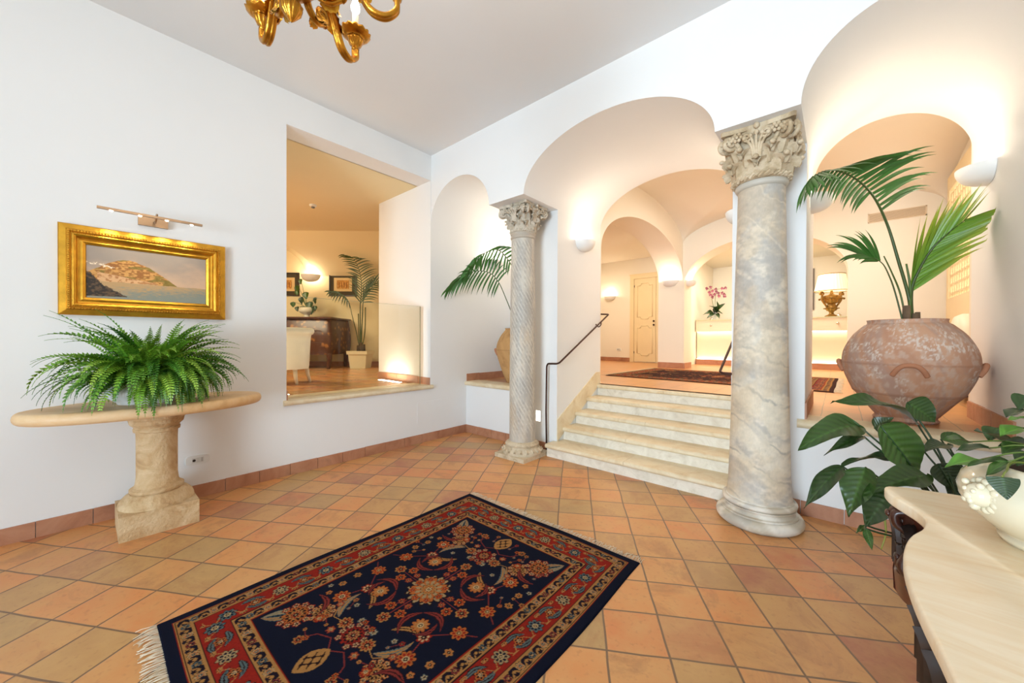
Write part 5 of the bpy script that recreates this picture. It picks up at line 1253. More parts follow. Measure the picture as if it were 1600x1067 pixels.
# framed prints
def fr_print(sc, label):
    p = LW(sc, WL, 2.535); t = thing('framed_print', p, label, 'framed print', 'framed prints in the lounge')
    w2, h2 = 0.302, 0.257
    def bx(m, u0, u1, z0, z1, d0, d1):
        v = [LW(sc+u, WL-d, 2.535+z) for d in (d0, d1) for u, z in ((u0, z0), (u1, z0), (u1, z1), (u0, z1))]
        m.add(v, [[3,2,1,0],[4,5,6,7],[0,1,5,4],[1,2,6,5],[2,3,7,6],[3,0,4,7]])
    m = MB(); b = 0.022
    bx(m, -w2, w2, -h2, -h2+b, 0, 0.03); bx(m, -w2, w2, h2-b, h2, 0, 0.03); bx(m, -w2, -w2+b, -h2+b, h2-b, 0, 0.03); bx(m, w2-b, w2, -h2+b, h2-b, 0, 0.03)
    m.build('frame', mat('dark_brown_frame', (44, 28, 16), 0.4, var=0.1), t)
    m = MB(); bx(m, -w2+b, w2-b, -h2+b, h2-b, 0, 0.012); m.build('dark_mount', mat('olive_mount', (70, 62, 44), 0.8, var=0.05), t)
    m = MB(); bx(m, -0.20, 0.20, -0.15, 0.15, 0.012, 0.014); m.build('paper_mount', mat('cream_mount', (222, 194, 140), 0.8, var=0.03), t)
    U, V = np.meshgrid(np.linspace(-1, 1, 60), np.linspace(-1, 1, 40)); n1 = fbm(U*5+sc, V*4, 4, 3)
    c = mix(lin((180, 128, 62))*np.ones(U.shape+(3,)), lin((214, 160, 86)), sstep(0.35, 0.65, n1)); c = mix(c, lin((120, 66, 34)), 0.8*((np.abs(np.mod(U*2.5, 1)-0.5) < 0.18+0.1*(n1-0.5)) & (np.abs(V+0.1) < 0.6)))
    P = np.array([[LW(sc+u*0.135, WL-0.016, 2.535+v*0.095) for u in np.linspace(-1, 1, 60)] for v in np.linspace(-1, 1, 40)])
    MB().grid(P, col=c).build('picture', colmat('print_paper', 0.8), t)
fr_print(-3.742, 'dark framed print on the lounge wall right of the lamp, behind the palm')
fr_print(-5.01, 'dark framed print cut off by the left edge of the lounge opening')

# smoke detector
p = onZ(489, 320, OZ1); t = thing('smoke_detector', (p[0], p[1], OZ1), 'small white smoke detector on the lounge ceiling', 'smoke detector')
MB().lathe([(0.05, 0.0), (0.05, -0.02), (0.04, -0.03), (0.001, -0.032)], (p[0], p[1], OZ1), 24, cap=False).build('base', WHITEP, t, smooth=True)
MB().lathe([(0.028, -0.03), (0.026, -0.05), (0.001, -0.052)], (p[0], p[1], OZ1), 20, cap=False).build('sensor', mat('grey_sensor', (120, 116, 108), 0.5, var=0), t, smooth=True)

# marquetry commode
CWd = 7.42; cs0, cs1 = -4.95, -3.60; cb = WL-0.04; CT = 1.765
cm = thing('marquetry_commode', LW((cs0+cs1)/2, (CWd+cb)/2, ZP), 'dark inlaid wooden commode with bulging sides against the lounge wall', 'commode')
INLAY, ntm, bs = new_mat('floral_marquetry')
tc = ntm.nodes.new('ShaderNodeTexCoord'); vo = ntm.nodes.new('ShaderNodeTexVoronoi'); vo.inputs['Scale'].default_value = 9; vo.inputs['Randomness'].default_value = 0.8; ntm.links.new(tc.outputs['Object'], vo.inputs['Vector'])
ns = ntm.nodes.new('ShaderNodeTexNoise'); ns.inputs['Scale'].default_value = 14; ns.inputs['Detail'].default_value = 4; ns.inputs['Distortion'].default_value = 2.0; ntm.links.new(tc.outputs['Object'], ns.inputs['Vector'])
mm = ntm.nodes.new('ShaderNodeMath'); mm.operation = 'MULTIPLY'; ntm.links.new(vo.outputs['Distance'], mm.inputs[0]); ntm.links.new(ns.outputs['Fac'], mm.inputs[1])
cr = ntm.nodes.new('ShaderNodeValToRGB'); cr.color_ramp.elements[0].position = 0.10; cr.color_ramp.elements[0].color = srgb(150, 100, 44); cr.color_ramp.elements[1].position = 0.19; cr.color_ramp.elements[1].color = srgb(78, 40, 20)
ntm.links.new(mm.outputs[0], cr.inputs[0]); ntm.links.new(cr.outputs[0], bs.inputs['Base Color']); bs.inputs['Roughness'].default_value = 0.3
def bombe(z): t = (z-1.02)/(CT-0.03-1.02); return 0.055*math.sin(PI*t**0.8)-0.015*t
rows = []
for z in np.linspace(1.02, CT-0.03, 16):
    b = bombe(z); L0, R0 = cs0-b, cs1+b; F0 = CWd-b*1.3
    ring = [LW(L0, cb, z)]+[LW(L0+(0.06)*(1-math.cos(q)), F0+0.06*(1-math.sin(q)), z) for q in np.linspace(0, PI/2, 5)]+[LW(s, F0-0.035*math.sin(PI*(s-L0)/(R0-L0)), z) for s in np.linspace(L0+0.10, R0-0.10, 14)]+[LW(R0-0.06*(1-math.cos(q)), F0+0.06*(1-math.sin(q)), z) for q in np.linspace(PI/2, 0, 5)]+[LW(R0, cb, z)]
    rows.append(ring)
m = MB().grid(np.array(rows)); m.grid(np.array([rows[0], [LW(s, cb, 1.02) for s in np.linspace(cs0, cs1, len(rows[0]))]])); m.build('body', INLAY, cm, angle=40)
WOODB = mat('brown_walnut', (84, 44, 22), 0.3, var=0.2, scale=8)
m = MB(); m.poly_prism([LW(cs0-0.05, cb, 0)[:2], LW(cs0-0.05, CWd-0.06, 0)[:2], LW((cs0+cs1)/2, CWd-0.10, 0)[:2], LW(cs1+0.05, CWd-0.06, 0)[:2], LW(cs1+0.05, cb, 0)[:2]][::-1], CT-0.03, CT); m.build('top', WOODB, cm)
for s, w in ((cs0+0.05, CWd+0.05), (cs1-0.05, CWd+0.05), (cs1-0.04, cb-0.06), (cs0+0.05, cb-0.06)):
    MB().tube(catmull([LW(s, w, 1.08), LW(s+0.015, w-0.015, 0.98), LW(s, w, 0.86), LW(s-0.005, w-0.01, ZP+0.02), LW(s, w-0.025, ZP)], 6), np.linspace(0.06, 0.028, 25), 10).build('leg', WOODB, cm, smooth=True)
for z in (1.26, 1.50):
    m = MB(); m.tube([LW(s, CWd-0.085-0.01*math.sin(PI*(s-cs0)/(cs1-cs0)), z) for s in np.linspace(cs0+0.15, cs1-0.15, 12)], 0.006, 6); m.build('drawer_line', WOODB, cm)

# small plant on the commode
pp = LW(-4.30, 7.85, CT); t = thing('potted_plant', pp, 'small leafy plant in a white footed bowl on the dark commode', 'potted plant')
MB().lathe([(0.07, 0), (0.075, 0.02), (0.05, 0.05), (0.06, 0.075), (0.125, 0.11), (0.155, 0.15), (0.15, 0.20), (0.13, 0.225), (0.122, 0.22), (0.001, 0.21)], pp, 40, cap=False).build('bowl', mat('white_footed_bowl', (232, 226, 210), 0.3, var=0.01), t, smooth=True)
m = MB(); r2 = random.Random(8); hub = pp+np.array([0, 0, 0.21])
for px, py, sz in ((466,452,13),(472,470,13),(484,478,14),(458,476,9),(494,470,11),(478,462,12),(464,483,8),(474,484,11),(488,486,11),(464,458,8),(470,440-0,9),(492,482,9)):
    c = onW(px, py, 7.80+r2.uniform(-.1, .12)); L = sz*7.8/F_PX
    broad_leaf(m, c+np.array([0, 0, L*0.5]), c-np.array([r2.uniform(-.05, .05), 0, L*0.5]), L*0.46, nL+np.array([r2.uniform(-.5, .5), r2.uniform(-.5, .5), 0.3]), LG[r2.randrange(3)], sag=0.03, rr=r2, n=9, k=7)
    petiole(m, [hub, (hub+c)/2+np.array([0, 0, 0.05]), c+np.array([0, 0, L*0.5])], 0.005, 0.003, LG[2])
m.build('foliage', LEAF_M, t, smooth=True)

# palm in a square white pot
pw = 7.80; pp = LW(-3.15, pw, ZP); t = thing('palm_pot', pp, 'tapered white square planter on the lounge floor below the framed print', 'planter')
m = MB()
def sq(h, z): return [LW(-3.15+a*h, pw+b*h, z) for a, b in ((-1, -1), (1, -1), (1, 1), (-1, 1))]
rows = [sq(0.155, ZP), sq(0.185, ZP+0.28), sq(0.207, ZP+0.285), sq(0.212, ZP+0.355), sq(0.185, ZP+0.355), sq(0.18, ZP+0.31)]
m.grid(np.array(rows), True); m.f.append([m.n-4, m.n-3, m.n-2, m.n-1]); m.build('body', mat('cream_planter', (226, 214, 180), 0.6, var=0.02), t)
t = thing('kentia_palm', pp+np.array([0, 0, 0.31]), 'dark green palm in the tapered white square planter in the lounge', 'palm')
q = lambda x, y, dw=0.0: onW(x, y, pw+dw); base = pp+np.array([0, 0, 0.31]); m = MB(); DG = lin((46, 72, 26))
palm_frond(m, [base, q(563, 510), q(563, 475), q(565, 450), q(562, 425), q(552, 404, -0.1), q(538, 398, -0.2)], 0.46, [(0.42, 0.40, 0.14), (0.30, 0.34, 0.14)], DG, [(R_*0.7+U_*0.5, R_*0.9-U_*0.3), (-R_*0.8+U_*0.5, -R_*0.9-U_*0.3)], n=20, w=0.013, droop=0.7, rr=prr, stem=0.014, tmix=(0.5, 0.5))
palm_frond(m, [base, q(566, 500), q(568, 470), q(576, 452), q(588, 442), q(604, 442)], 0.56, [(0.40, 0.36, 0.2), (0.25, 0.3, 0.2)], DG, [(U_*0.9-R_*0.1, U_*0.5+R_*0.5), (R_*0.8-U_*0.2, R_*0.7-U_*0.6)], n=13, w=0.014, droop=0.6, rr=prr, stem=0.014, tmix=(0.4, 0.5))
palm_frond(m, [base, q(557, 520), q(550, 492), q(545, 472), q(534, 460), q(516, 455)], 0.68, [(0.20, 0.26, 0.14), (0.16, 0.22, 0.12)], DG, [(U_*0.5-R_*0.5, -R_*0.8+U_*0.1), (-U_*0.9+R_*0.3, -U_*0.7-R_*0.4)], n=10, w=0.013, droop=0.8, rr=prr, stem=0.010, tmix=(0.4, 0.5))
m.tube(catmull([base, q(570, 520), q(571, 480)], 6), 0.012, 7, col=lin((92, 96, 40))); m.tube(catmull([base, q(561, 530), q(560, 490)], 6), 0.012, 7, col=lin((92, 96, 40)))
m.build('fronds', LEAF_M, t, smooth=True)
m = MB(); m.tube([base, base+np.array([0, 0, 0.22])], [0.05, 0.035], 10); m.tube([base+RH*0.06, base+RH*0.06+np.array([0, 0, 0.18])], [0.04, 0.03], 10); m.tube([base-RH*0.05, base-RH*0.05+np.array([0, 0, 0.16])], [0.035, 0.03], 10); m.build('trunk', mat('dark_palm_husk', (86, 66, 44), 0.9, var=0.3, scale=15), t, smooth=True)

# white tub armchair seen from behind
aw_ = 5.05; ac_ = LW(-3.02, aw_, ZP); t = thing('tub_armchair', ac_, 'white buttoned tub armchair with rolled back on splayed pale legs in the lounge', 'armchair')
CHAIR = mat('cream_leather', (232, 222, 198), 0.45, var=0.02, scale=8)
m = MB(); a = np.linspace(-0.16*PI, 1.16*PI, 40); rows = []
# backrest: U-shaped shell; open side faces away from the viewer
def ring(r, z, k=1.0): return [ac_+RH*(r*math.cos(q))-FH*(r*0.95*math.sin(q))+np.array([0, 0, z]) for q in a]
outer = [(0.245, 0.20), (0.255, 0.24), (0.262, 0.40), (0.272, 0.60), (0.280, 0.655), (0.305, 0.67), (0.320, 0.70), (0.312, 0.735), (0.285, 0.752), (0.255, 0.745), (0.230, 0.72), (0.218, 0.66), (0.212, 0.45), (0.205, 0.30)]
m.grid(np.array([ring(r, z) for r, z in outer])); m.build('backrest', CHAIR, t, smooth=True)
m = MB()
rows = []
for r, z in ((0.001, 0.20), (0.235, 0.20), (0.245, 0.24), (0.245, 0.30), (0.235, 0.36), (0.215, 0.40), (0.12, 0.42), (0.001, 0.425)):
    rows.append([ac_+RH*(r*math.cos(q))-FH*(r*math.sin(q)*(0.95 if math.sin(q) > 0 else 1.15))+np.array([0, 0, z]) for q in np.linspace(0, 2*PI, 40, endpoint=False)])
m.grid(np.array(rows), True); m.build('seat', CHAIR, t, smooth=True)
for s, w in ((-0.11, -0.17), (0.15, -0.10), (-0.15, 0.18), (0.15, 0.18)):
    b0 = ac_+RH*s+FH*w; o = unit(RH*s+FH*w)
    MB().tube([b0+np.array([0, 0, 0.21]), b0+o*0.015+np.array([0, 0, 0.11]), b0+o*0.05], [0.030, 0.026, 0.018], 10).build('leg', mat('pale_chair_leg', (226, 208, 176), 0.45, var=0.03), t, smooth=True)
# ================================================================== things in the upper hall
# panelled door with its frame
DM = mat('cream_painted_wood', (236, 214, 170), 0.5, var=0.01)
dx0, dx1, dzt = -4.215, -3.62, 3.00
d = MB().box((dx0-0.11, 9.91, ZP), (dx0, 9.955, dzt+0.11)).box((dx1+0.62, 9.91, ZP), (dx1+0.70, 9.955, dzt+0.11)).box((dx0, 9.91, dzt), (dx1+0.62, 9.955, dzt+0.11)).box((dx0-0.125, 9.905, dzt+0.10), (dx1+0.71, 9.955, dzt+0.13))
door = d.build('door_1', DM); struct(door)
def panel_mold(m, x0, x1, z0, z1, y, cut=0.06, r=0.012):
    xc = (x0+x1)/2; w = (x1-x0)/2
    top = [(x0, z1-cut), (xc-w*0.62, z1-cut), (xc-w*0.42, z1), (xc+w*0.42, z1), (xc+w*0.62, z1-cut), (x1, z1-cut)]
    bot = [(x1, z0+cut), (xc+w*0.62, z0+cut), (xc+w*0.42, z0), (xc-w*0.42, z0), (xc-w*0.62, z0+cut), (x0, z0+cut)]
    pts = [(x, y, z) for x, z in top+bot+[top[0]]]
    for a, b in zip(pts[:-1], pts[1:]): m.tube([a, b], r, 6)
for k, (a, b) in enumerate(((dx0+0.004, dx1-0.004), (dx1+0.004, dx1+0.614))):
    lf_ = MB().box((a, 9.925, ZP+0.012), (b, 9.952, dzt-0.004)).build('leaf', DM, door)
    m = MB(); panel_mold(m, a+0.09, b-0.09, 1.90, 2.86, 9.925); panel_mold(m, a+0.09, b-0.09, 0.92, 1.72, 9.925); m.build('moulding', DM, lf_, smooth=True)
for z in (1.84, 1.74): MB().sphere((dx1-0.05, 9.905, z), 0.026, 12, 8).build('door_knob', IRON, door, smooth=True)
for z in (1.0, 2.80): MB().box((dx0-0.004, 9.915, z-0.03), (dx0+0.014, 9.927, z+0.03)).build('hinge', IRON, door)

# air grille
ga, gb = onY(1358, 352, HY), onY(1446, 325, HY); gx0, gx1, gz0, gz1 = ga[0]-0.015, gb[0]+0.015, 3.245, 3.395
g = thing('air_grille', ((gx0+gx1)/2, HY, gz0), 'long slatted air grille high on the hall wall behind the tall palm', 'air grille')
m = MB().box((gx0, HY-0.012, gz0), (gx1, HY+0.001, gz0+0.014)).box((gx0, HY-0.012, gz1-0.014), (gx1, HY+0.001, gz1)).box((gx0, HY-0.012, gz0), (gx0+0.014, HY+0.001, gz1)).box((gx1-0.014, HY-0.012, gz0), (gx1, HY+0.001, gz1)); m.build('frame', mat('grille_paint', (226, 206, 176), 0.5, var=0), g)
MB().box((gx0+0.014, HY-0.003, gz0+0.014), (gx1-0.014, HY-0.001, gz1-0.014)).build('backing', mat('grille_shadow', (168, 138, 106), 0.8, var=0), g)
m = MB()
for k in range(7):
    z = gz0+0.022+k*0.0165; m.box((gx0+0.014, HY-0.011, z), (gx1-0.014, HY-0.004, z+0.009))
m.build('slats', mat('grille_paint', (226, 206, 176), 0.5, var=0), g)

# low wall panel moulding behind the jar
m = MB()
for (x0, x1, z0, z1) in ((0.30, 1.08, 0.95, 1.52),):
    for a, b in (((x0, z0), (x1, z0)), ((x1, z0), (x1, z1)), ((x1, z1), (x0, z1)), ((x0, z1), (x0, z0))): m.tube([(a[0], HY-0.004, a[1]), (b[0], HY-0.004, b[1])], 0.012, 6)
struct(m.build('trim_panel', HALL_M))

# lattice screen door on the right-hand wall of the hall
LX = NX-0.006; ly0, ly1, lz0, lz1 = 6.30, 7.86, 1.93, 3.42
sc_ = thing('lattice_screen', (LX, 7.1, ZP), 'cream wooden screen with glowing interlaced lattice beside the pale armchair', 'screen')
m = MB().box((LX-0.05, ly1, ZP), (LX, ly1+0.12, 3.62)).box((LX-0.05, ly0-0.12, ZP), (LX, ly0, 3.62)).box((LX-0.05, ly0, lz1), (LX, ly1, 3.62)).box((LX-0.05, ly0, 1.55), (LX, ly1, lz0)).box((LX-0.05, ly0, ZP), (LX, ly1, ZP+0.14)); m.build('frame', DM, sc_)
m = MB().box((LX-0.025, ly0, ZP+0.14), (LX-0.005, ly1, 1.55))
for y in (6.62, 7.08, 7.50): m.box((LX-0.045, y-0.045, ZP+0.14), (LX-0.02, y+0.045, 1.55))
m.build('lower_panel', DM, sc_)
MB().box((LX-0.006, ly0, lz0), (LX-0.002, ly1, lz1)).build('backlight', emit('screen_daylight', (1.0, 0.88, 0.74), 0.9), sc_)
m = MB(); py_ = 0.125
for i in range(int((ly1-ly0)/py_)+1):
    for j in range(int((lz1-lz0)/py_)+1):
        y, z = ly0+i*py_, lz0+j*py_
        a = np.linspace(0, 2*PI, 18)
        pts = np.stack([np.full(18, LX-0.024), y+0.070*np.cos(a), z+0.070*np.sin(a)], -1); pts[:, 1] = np.clip(pts[:, 1], ly0, ly1); pts[:, 2] = np.clip(pts[:, 2], lz0, lz1)
        m.tube(pts, 0.0105, 5, cap=False)
m.build('lattice', DM, sc_, smooth=True)

# pale armchair by the screen
hx, hy = 0.80, 6.05; t = thing('lounge_armchair', (hx, hy, ZP), 'pale cream armchair with arched back on the hall floor behind the huge jar', 'armchair')
m = MB(); rows = []
for z, w_, d_ in ((0.24, 0.36, 0.02), (0.27, 0.385, 0.0), (0.42, 0.385, 0.0), (0.455, 0.36, 0.02)):
    rows.append([(hx-w_, hy-0.36+d_, ZP+z), (hx+0.30-d_, hy-0.36+d_, ZP+z), (hx+0.30-d_, hy+0.36-d_, ZP+z), (hx-w_, hy+0.36-d_, ZP+z)])
m.grid(np.array(rows), True); m.f.append([m.n-4, m.n-3, m.n-2, m.n-1]); m.f.append([m.n-13, m.n-14, m.n-15, m.n-16]); m.build('seat', CHAIR, t, angle=40)
m = MB(); yy_ = np.linspace(-0.36, 0.36, 26); zt_ = 0.44+0.46*np.clip(1-(np.abs(yy_)/0.36)**2.2, 0, 1)**0.6
for x_a, x_b in ((0.14, 0.30),):
    P = np.array([[(hx+x_a, hy+y, ZP+0.42) for y in yy_], [(hx+x_a-0.01+0.02*0, hy+y*0.98, ZP+max(0.43, z-0.03)) for y, z in zip(yy_, zt_)], [(hx+x_a+0.04, hy+y, ZP+z) for y, z in zip(yy_, zt_)], [(hx+x_b-0.02, hy+y, ZP+z) for y, z in zip(yy_, zt_)], [(hx+x_b, hy+y, ZP+0.42) for y in yy_]]); m.grid(P)
m.build('backrest', CHAIR, t, smooth=True)
for a, b in ((-0.30, -0.28), (-0.30, 0.28), (0.24, -0.28), (0.24, 0.28)):
    MB().tube([(hx+a, hy+b, ZP+0.25), (hx+a*1.12, hy+b*1.1, ZP)], [0.022, 0.012], 8).build('leg', mat('dark_chair_leg', (60, 38, 26), 0.4, var=0.1), t, smooth=True)

# reception counter with lit recess
cy0, cy1 = 10.15, 10.75; ct = 1.84
rc = thing('reception_counter', (-1.1, 10.4, ZP), 'cream reception counter with warm strip lights and glass top at the back of the hall', 'counter')
CM = mat('counter_cream', (240, 226, 200), 0.45, var=0.005)
MB().box((-2.70, cy0, 1.55), (NX-0.05, cy1, ct-0.02)).build('drawer_front', CM, rc)
MB().box((-2.70, cy0+0.10, ZP+0.13), (NX-0.05, cy1, 1.55)).build('body', CM, rc)
MB().box((-2.70, cy0+0.02, ZP), (NX-0.05, cy1, ZP+0.13)).build('plinth', SKIRT, rc)
MB().box((-2.70, cy0-0.02, ct-0.02), (NX-0.05, cy1+0.02, ct)).build('glass_top', mat('pale_green_glass_top', (206, 206, 168), 0.08, var=0.0), rc)
STRIP = emit('strip_light', (1.0, 0.85, 0.58), 5.0)
MB().box((-2.68, cy0+0.03, 1.538), (NX-0.07, cy0+0.085, 1.549)).build('strip_light', STRIP, rc)
MB().box((-2.68, cy0+0.03, ZP+0.131), (NX-0.07, cy0+0.085, ZP+0.142)).build('strip_light', STRIP, rc)
CHROME = mat('chrome_knob', (210, 200, 186), 0.15, 1.0, var=0)
for px in (1111, 1309):
    p = onY(px, 506, cy0); MB().sphere((p[0], cy0-0.02, 1.70), 0.028, 12, 8).build('knob', CHROME, rc, smooth=True)
for px in (1110, 1311):
    p = onY(px, 494, cy0); t = thing('desk_bell', (p[0], cy0+0.10, ct), 'small chrome bell on the counter %s' % ('in front of the pink orchid' if px < 1200 else 'right of the gilt lamp base'), 'bell', 'desk bells')
    MB().lathe([(0.04, 0), (0.042, 0.012), (0.036, 0.04), (0.018, 0.058), (0.006, 0.06), (0.006, 0.07), (0.001, 0.072)], (p[0], cy0+0.10, ct), 20).build('dome', CHROME, t, smooth=True)

# orchid
p = onY(1115, 496, cy0+0.28); ox, oy = p[0], cy0+0.30; t = thing('orchid', (ox, oy, ct), 'pink orchid with dark strap leaves in a white pot on the reception counter', 'orchid')
MB().lathe([(0.085, 0), (0.10, 0.10), (0.11, 0.19), (0.105, 0.195), (0.095, 0.18), (0.001, 0.175)], (ox, oy, ct), 28, cap=False).build('pot', mat('white_pot', (234, 228, 214), 0.4, var=0), t, smooth=True)
m = MB(); r2 = random.Random(4); hub = np.array([ox, oy, ct+0.18])
W3 = float((hub-CP) @ _fw)
for tp, hw in (((1133, 474), 8), ((1104, 498), 6), ((1124, 498), 7), ((1098, 492), 6), ((1129, 490), 6), ((1108, 478), 7), ((1120, 470), 6)):
    tip = onW(*tp, W3-0.25); tip[2] += 0.0; broad_leaf(m, hub, tip, hw*W3/F_PX*0.62, nL+np.array([0, 0, 0.7]), lin((44, 66, 26)), sag=0.16, rr=r2, n=9, k=5)
m.build('leaves', LEAF_M, t, smooth=True)
m = MB(); fl = MB()
for ax_, pts in ((0, [(1115, 480), (1112, 465), (1112, 455), (1104, 450)]), (1, [(1117, 480), (1118, 462), (1122, 452), (1134, 451)])):
    pts3 = [hub]+[onW(*q_, W3-0.05) for q_ in pts]; petiole(m, pts3, 0.007, 0.004, lin((96, 110, 60)))
m.build('stem', LEAF_M, t, smooth=True)
for (px, py) in ((1104,451),(1110,449),(1113,455),(1118,452),(1116,460),(1108,457),(1122,458),(1128,458),(1131,460),(1128,451),(1133,450),(1123,463),(1113,464),(1132,463),(1119,456),(1110,461)):
    c = onW(px, py, W3-0.12+r2.uniform(-.06, .04)); cc = lin((128, 62, 78))*r2.uniform(0.8, 1.3)
    for k in range(5):
        a = k*2*PI/5+r2.uniform(0, 1); dirv = RH*math.cos(a)+up*math.sin(a)
        broad_leaf(fl, c, c+dirv*0.050-FH*0.01, 0.022, -FH, np.clip(cc, 0, 1), sag=0.02, rr=r2, n=5, k=5, fold=0.2)
fl.build('blossoms', LEAF_M, t, smooth=True)

# gilt lamp
p = onY(1299, 490, cy0+0.25); gx_, gy_ = p[0], cy0+0.25; t = thing('table_lamp', (gx_, gy_, ct), 'gilt urn table lamp with glowing cream shade on the counter behind the palm jar', 'lamp')
m = MB().lathe([(0.11, 0), (0.115, 0.02), (0.09, 0.04), (0.05, 0.06), (0.035, 0.09), (0.05, 0.12), (0.085, 0.17), (0.095, 0.21), (0.075, 0.25), (0.065, 0.28), (0.12, 0.31), (0.155, 0.37), (0.165, 0.43), (0.15, 0.45), (0.06, 0.47), (0.03, 0.50), (0.02, 0.56)], (gx_, gy_, ct), 32)
for a in np.linspace(0, 2*PI, 8, endpoint=False):
    o = np.array([math.cos(a), math.sin(a), 0]); leaf_blade(m, np.array([gx_, gy_, ct+0.30])+o*0.12, o, unit(up+o*0.5), 0.16, 0.04, 0.5, n=8, k=5); leaf_blade(m, np.array([gx_, gy_, ct+0.13])+o*0.06, o, unit(up+o*0.6), 0.10, 0.03, 0.4, n=7, k=5)
for sg in (-1, 1):
    c = np.array([gx_, gy_, ct+0.40])+RH*0.20*sg; m.tube(catmull([np.array([gx_, gy_, ct+0.22])+RH*0.10*sg, c-up*0.04, c+up*0.05, c+RH*0.02*sg+up*0.10], 6), 0.018, 8); spiral(m, c+up*0.09, RH*sg, up, 0.05, 1.5, 0.016, a0=-0.5)
m.build('urn', mat('aged_gilt', (168, 128, 66), 0.4, 0.7, var=0.3, scale=20), t, angle=50)
SHADE, nts, bsd = new_mat('pleated_shade'); bsd.inputs['Base Color'].default_value = srgb(250, 232, 190); bsd.inputs['Emission Color'].default_value = (1.0, 0.80, 0.48, 1); bsd.inputs['Emission Strength'].default_value = 0.6
a = np.linspace(0, 2*PI, 120, endpoint=False); rows = []
for z, r in ((0.55, 0.285), (0.60, 0.275), (0.85, 0.225), (0.90, 0.218)): 
    rr_ = r+0.004*np.cos(30*a); rows.append(np.stack([gx_+rr_*np.cos(a), gy_+rr_*np.sin(a), np.full(120, ct+z)], -1))
MB().grid(np.array(rows), True).build('lamp_shade', SHADE, t, smooth=True)
BRAID = mat('bronze_braid', (150, 112, 60), 0.6, var=0.05)
for z, r in ((0.55, 0.288), (0.90, 0.221)): MB().tube([(gx_+r*math.cos(q_), gy_+r*math.sin(q_), ct+z) for q_ in np.linspace(0, 2*PI, 50)], 0.008, 6, cap=False).build('shade_trim', BRAID, t, smooth=True)
# picture hung beside the lamp, seen nearly edge-on, and the ceiling spot
p = onY(1271, 452, 10.9); t = thing('narrow_picture', (p[0]-0.05, 11.9, 2.2), 'narrow dark framed panel on the back wall left of the gilt lamp', 'picture')
pa, pb = onY(1266, 420, 11.88), onY(1272, 484, 11.88)
MB().box((pa[0], 11.86, pb[2]), (pb[0], 11.90, pa[2])).build('frame', mat('dark_grey_frame', (96, 84, 74), 0.5, var=0), t)
p = onZ(1114, 424, 3.4); t = thing('ceiling_spot', (p[0], p[1], 3.4), 'small lit ceiling spotlight above the pink orchid', 'spotlight')
MB().lathe([(0.06, 0), (0.06, -0.012), (0.045, -0.014)], (p[0], p[1], 3.4), 20).build('rim', WHITEP, t); MB().lathe([(0.045, -0.010), (0.044, -0.016)], (p[0], p[1], 3.4), 20).build('lens', LAMP_E, t)

# ================================================================== chandelier
CH = np.array([-1.39, 0.464, 0.0]); t = thing('chandelier', (CH[0], CH[1], ZC), 'ornate gilt chandelier with curling leaf-clad arms hanging from the ceiling', 'chandelier')
up = np.array([0, 0, 1.0]); ct_ = lambda z: (CH[0], CH[1], z)
MB().lathe([(0.09, ZC), (0.085, ZC-0.03), (0.03, ZC-0.06), (0.012, ZC-0.07)], (CH[0], CH[1], 0), 24).build('ceiling_rose', GOLD2, t, smooth=True)
m = MB(); m.tube([ct_(ZC-0.06), ct_(3.2)], 0.008, 8); m.build('chain', GOLD2, t)
NAp = 96; a = np.linspace(0, 2*PI, NAp, endpoint=False); rows = []
for z, r, fl_ in [(2.408, 0.002, 0), (2.418, 0.012, 0), (2.44, 0.026, 0.15), (2.462, 0.031, 0.15), (2.478, 0.022, 0.1), (2.486, 0.018, 0), (2.495, 0.028, 0), (2.505, 0.030, 0), (2.515, 0.05, 0.03), (2.54, 0.075, 0.03), (2.58, 0.082, 0.03), (2.62, 0.070, 0.03), (2.65, 0.04, 0), (2.68, 0.03, 0), (2.75, 0.035, 0.1), (2.85, 0.06, 0.1), (2.93, 0.045, 0.1), (3.0, 0.03, 0), (3.1, 0.04, 0.1), (3.18, 0.02, 0), (3.22, 0.008, 0)]:
    rr_ = r*(1+fl_*np.abs(np.cos(6*a))); rows.append(np.stack([CH[0]+rr_*np.cos(a), CH[1]+rr_*np.sin(a), np.full(NAp, z)], -1))
MB().grid(np.array(rows), True).build('stem', GOLD2, t, smooth=True)
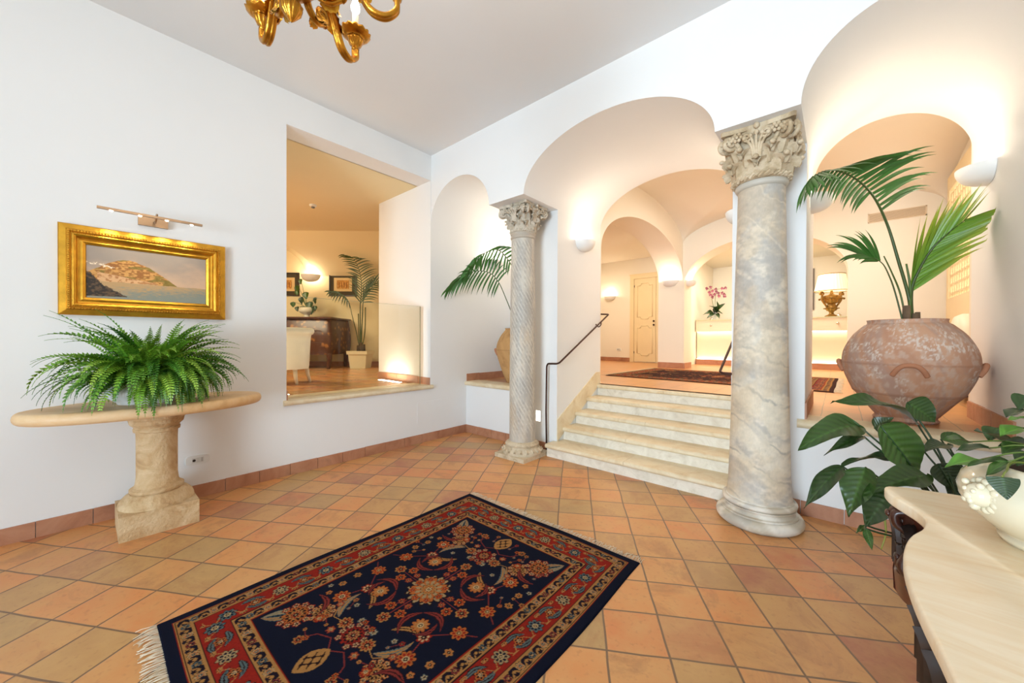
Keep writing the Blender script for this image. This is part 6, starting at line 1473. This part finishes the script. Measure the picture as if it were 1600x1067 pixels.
for k in range(6):
    ang = math.radians(17+60*k); o = RH*math.cos(ang)+FH*math.sin(ang); s = np.cross(up, o); B = np.array([CH[0], CH[1], 0.0])
    P = lambda r, z: B+o*r+up*z
    m = MB()
    main = catmull([P(0.055, 2.60), P(0.10, 2.665), P(0.155, 2.66), P(0.205, 2.585), P(0.245, 2.515), P(0.295, 2.500), P(0.335, 2.530), P(0.338, 2.568)], 8)
    tt = np.linspace(0, 1, len(main))
    for off in (-0.007, 0.0, 0.007): m.tube(main+s*off+up*(0.003 if off == 0 else 0), 0.0125-0.003*tt, 8)
    # curling counter-scroll under the root and another above the bend
    c = P(0.135, 2.565); c1_ = catmull([P(0.06, 2.58), P(0.075, 2.525), P(0.115, 2.505), P(0.155, 2.525)], 7); m.tube(c1_, np.linspace(0.014, 0.011, len(c1_)), 8)
    spiral(m, P(0.140, 2.545), o, up, 0.028, 1.6, 0.011, n=26, a0=-PI/3)
    spiral(m, P(0.20, 2.66), o, up, 0.022, 1.5, 0.009, n=22, a0=-PI*0.8)
    arm = m.build('arm', GOLD2, t, smooth=True)
    m = MB()
    for r, z, dr, L in ((0.085, 2.655, (0.5, 0.6), 0.07), (0.135, 2.672, (1.0, 0.15), 0.07), (0.175, 2.635, (0.75, -0.75), 0.075), (0.205, 2.590, (0.55, -0.85), 0.075), (0.115, 2.510, (0.9, 0.2), 0.05)):
        d2 = unit(o*dr[0]+up*dr[1]); leaf_blade(m, P(r, z)-d2*0.02, unit(np.cross(s, d2))*(-1 if (np.cross(s, d2) @ up) < 0 else 1), d2, L*1.35, 0.026, 0.55, n=9, k=7, lobes=4, rib=0.007, thick=0.006)
    m.build('acanthus', GOLD, arm, smooth=True)
    # cup, drip pan, candle
    m = MB(); cz = 2.565; cup = [(0.010, cz), (0.016, cz+0.006), (0.012, cz+0.014), (0.020, cz+0.022), (0.028, cz+0.040), (0.030, cz+0.050), (0.022, cz+0.055)]
    q0_ = P(0.338, 0); aa = np.linspace(0, 2*PI, 48, endpoint=False); rows = []
    for r, z in cup: rr_ = r*(1+0.12*np.abs(np.cos(4*aa))*(r > 0.018)); rows.append(np.stack([q0_[0]+rr_*np.cos(aa), q0_[1]+rr_*np.sin(aa), np.full(48, z)], -1))
    for r, z in ((0.040, cz+0.056), (0.054, cz+0.064), (0.057, cz+0.070), (0.050, cz+0.070), (0.018, cz+0.064)):
        rr_ = r*(1+0.10*np.abs(np.cos(7*aa))*(r > 0.045)); rows.append(np.stack([q0_[0]+rr_*np.cos(aa), q0_[1]+rr_*np.sin(aa), z+(0.006*np.abs(np.cos(7*aa)) if r > 0.045 else 0*aa)], -1))
    cpo = m.grid(np.array(rows), True).build('candle_cup', GOLD2, arm, smooth=True)
    MB().lathe([(0.013, cz+0.062), (0.013, cz+0.150), (0.010, cz+0.152)], (q0_[0], q0_[1], 0), 16).build('candle_sleeve', mat('ivory_sleeve', (238, 226, 200), 0.5, var=0), arm, smooth=True)
    MB().lathe([(0.008, cz+0.152), (0.017, cz+0.170), (0.018, cz+0.185), (0.010, cz+0.210), (0.001, cz+0.228)], (q0_[0], q0_[1], 0), 16).build('flame_bulb', emit('candle_bulb', (1.0, 0.88, 0.66), 22.0), arm, smooth=True)
d = bpy.data.lights.new('chandelier_glow', 'POINT'); d.energy = 16; d.color = (1.0, 0.86, 0.68); d.shadow_soft_size = 0.15
l = bpy.data.objects.new('chandelier_glow', d); COL.objects.link(l); l.parent = t; l.location = (0, 0, 3.05-ZC)
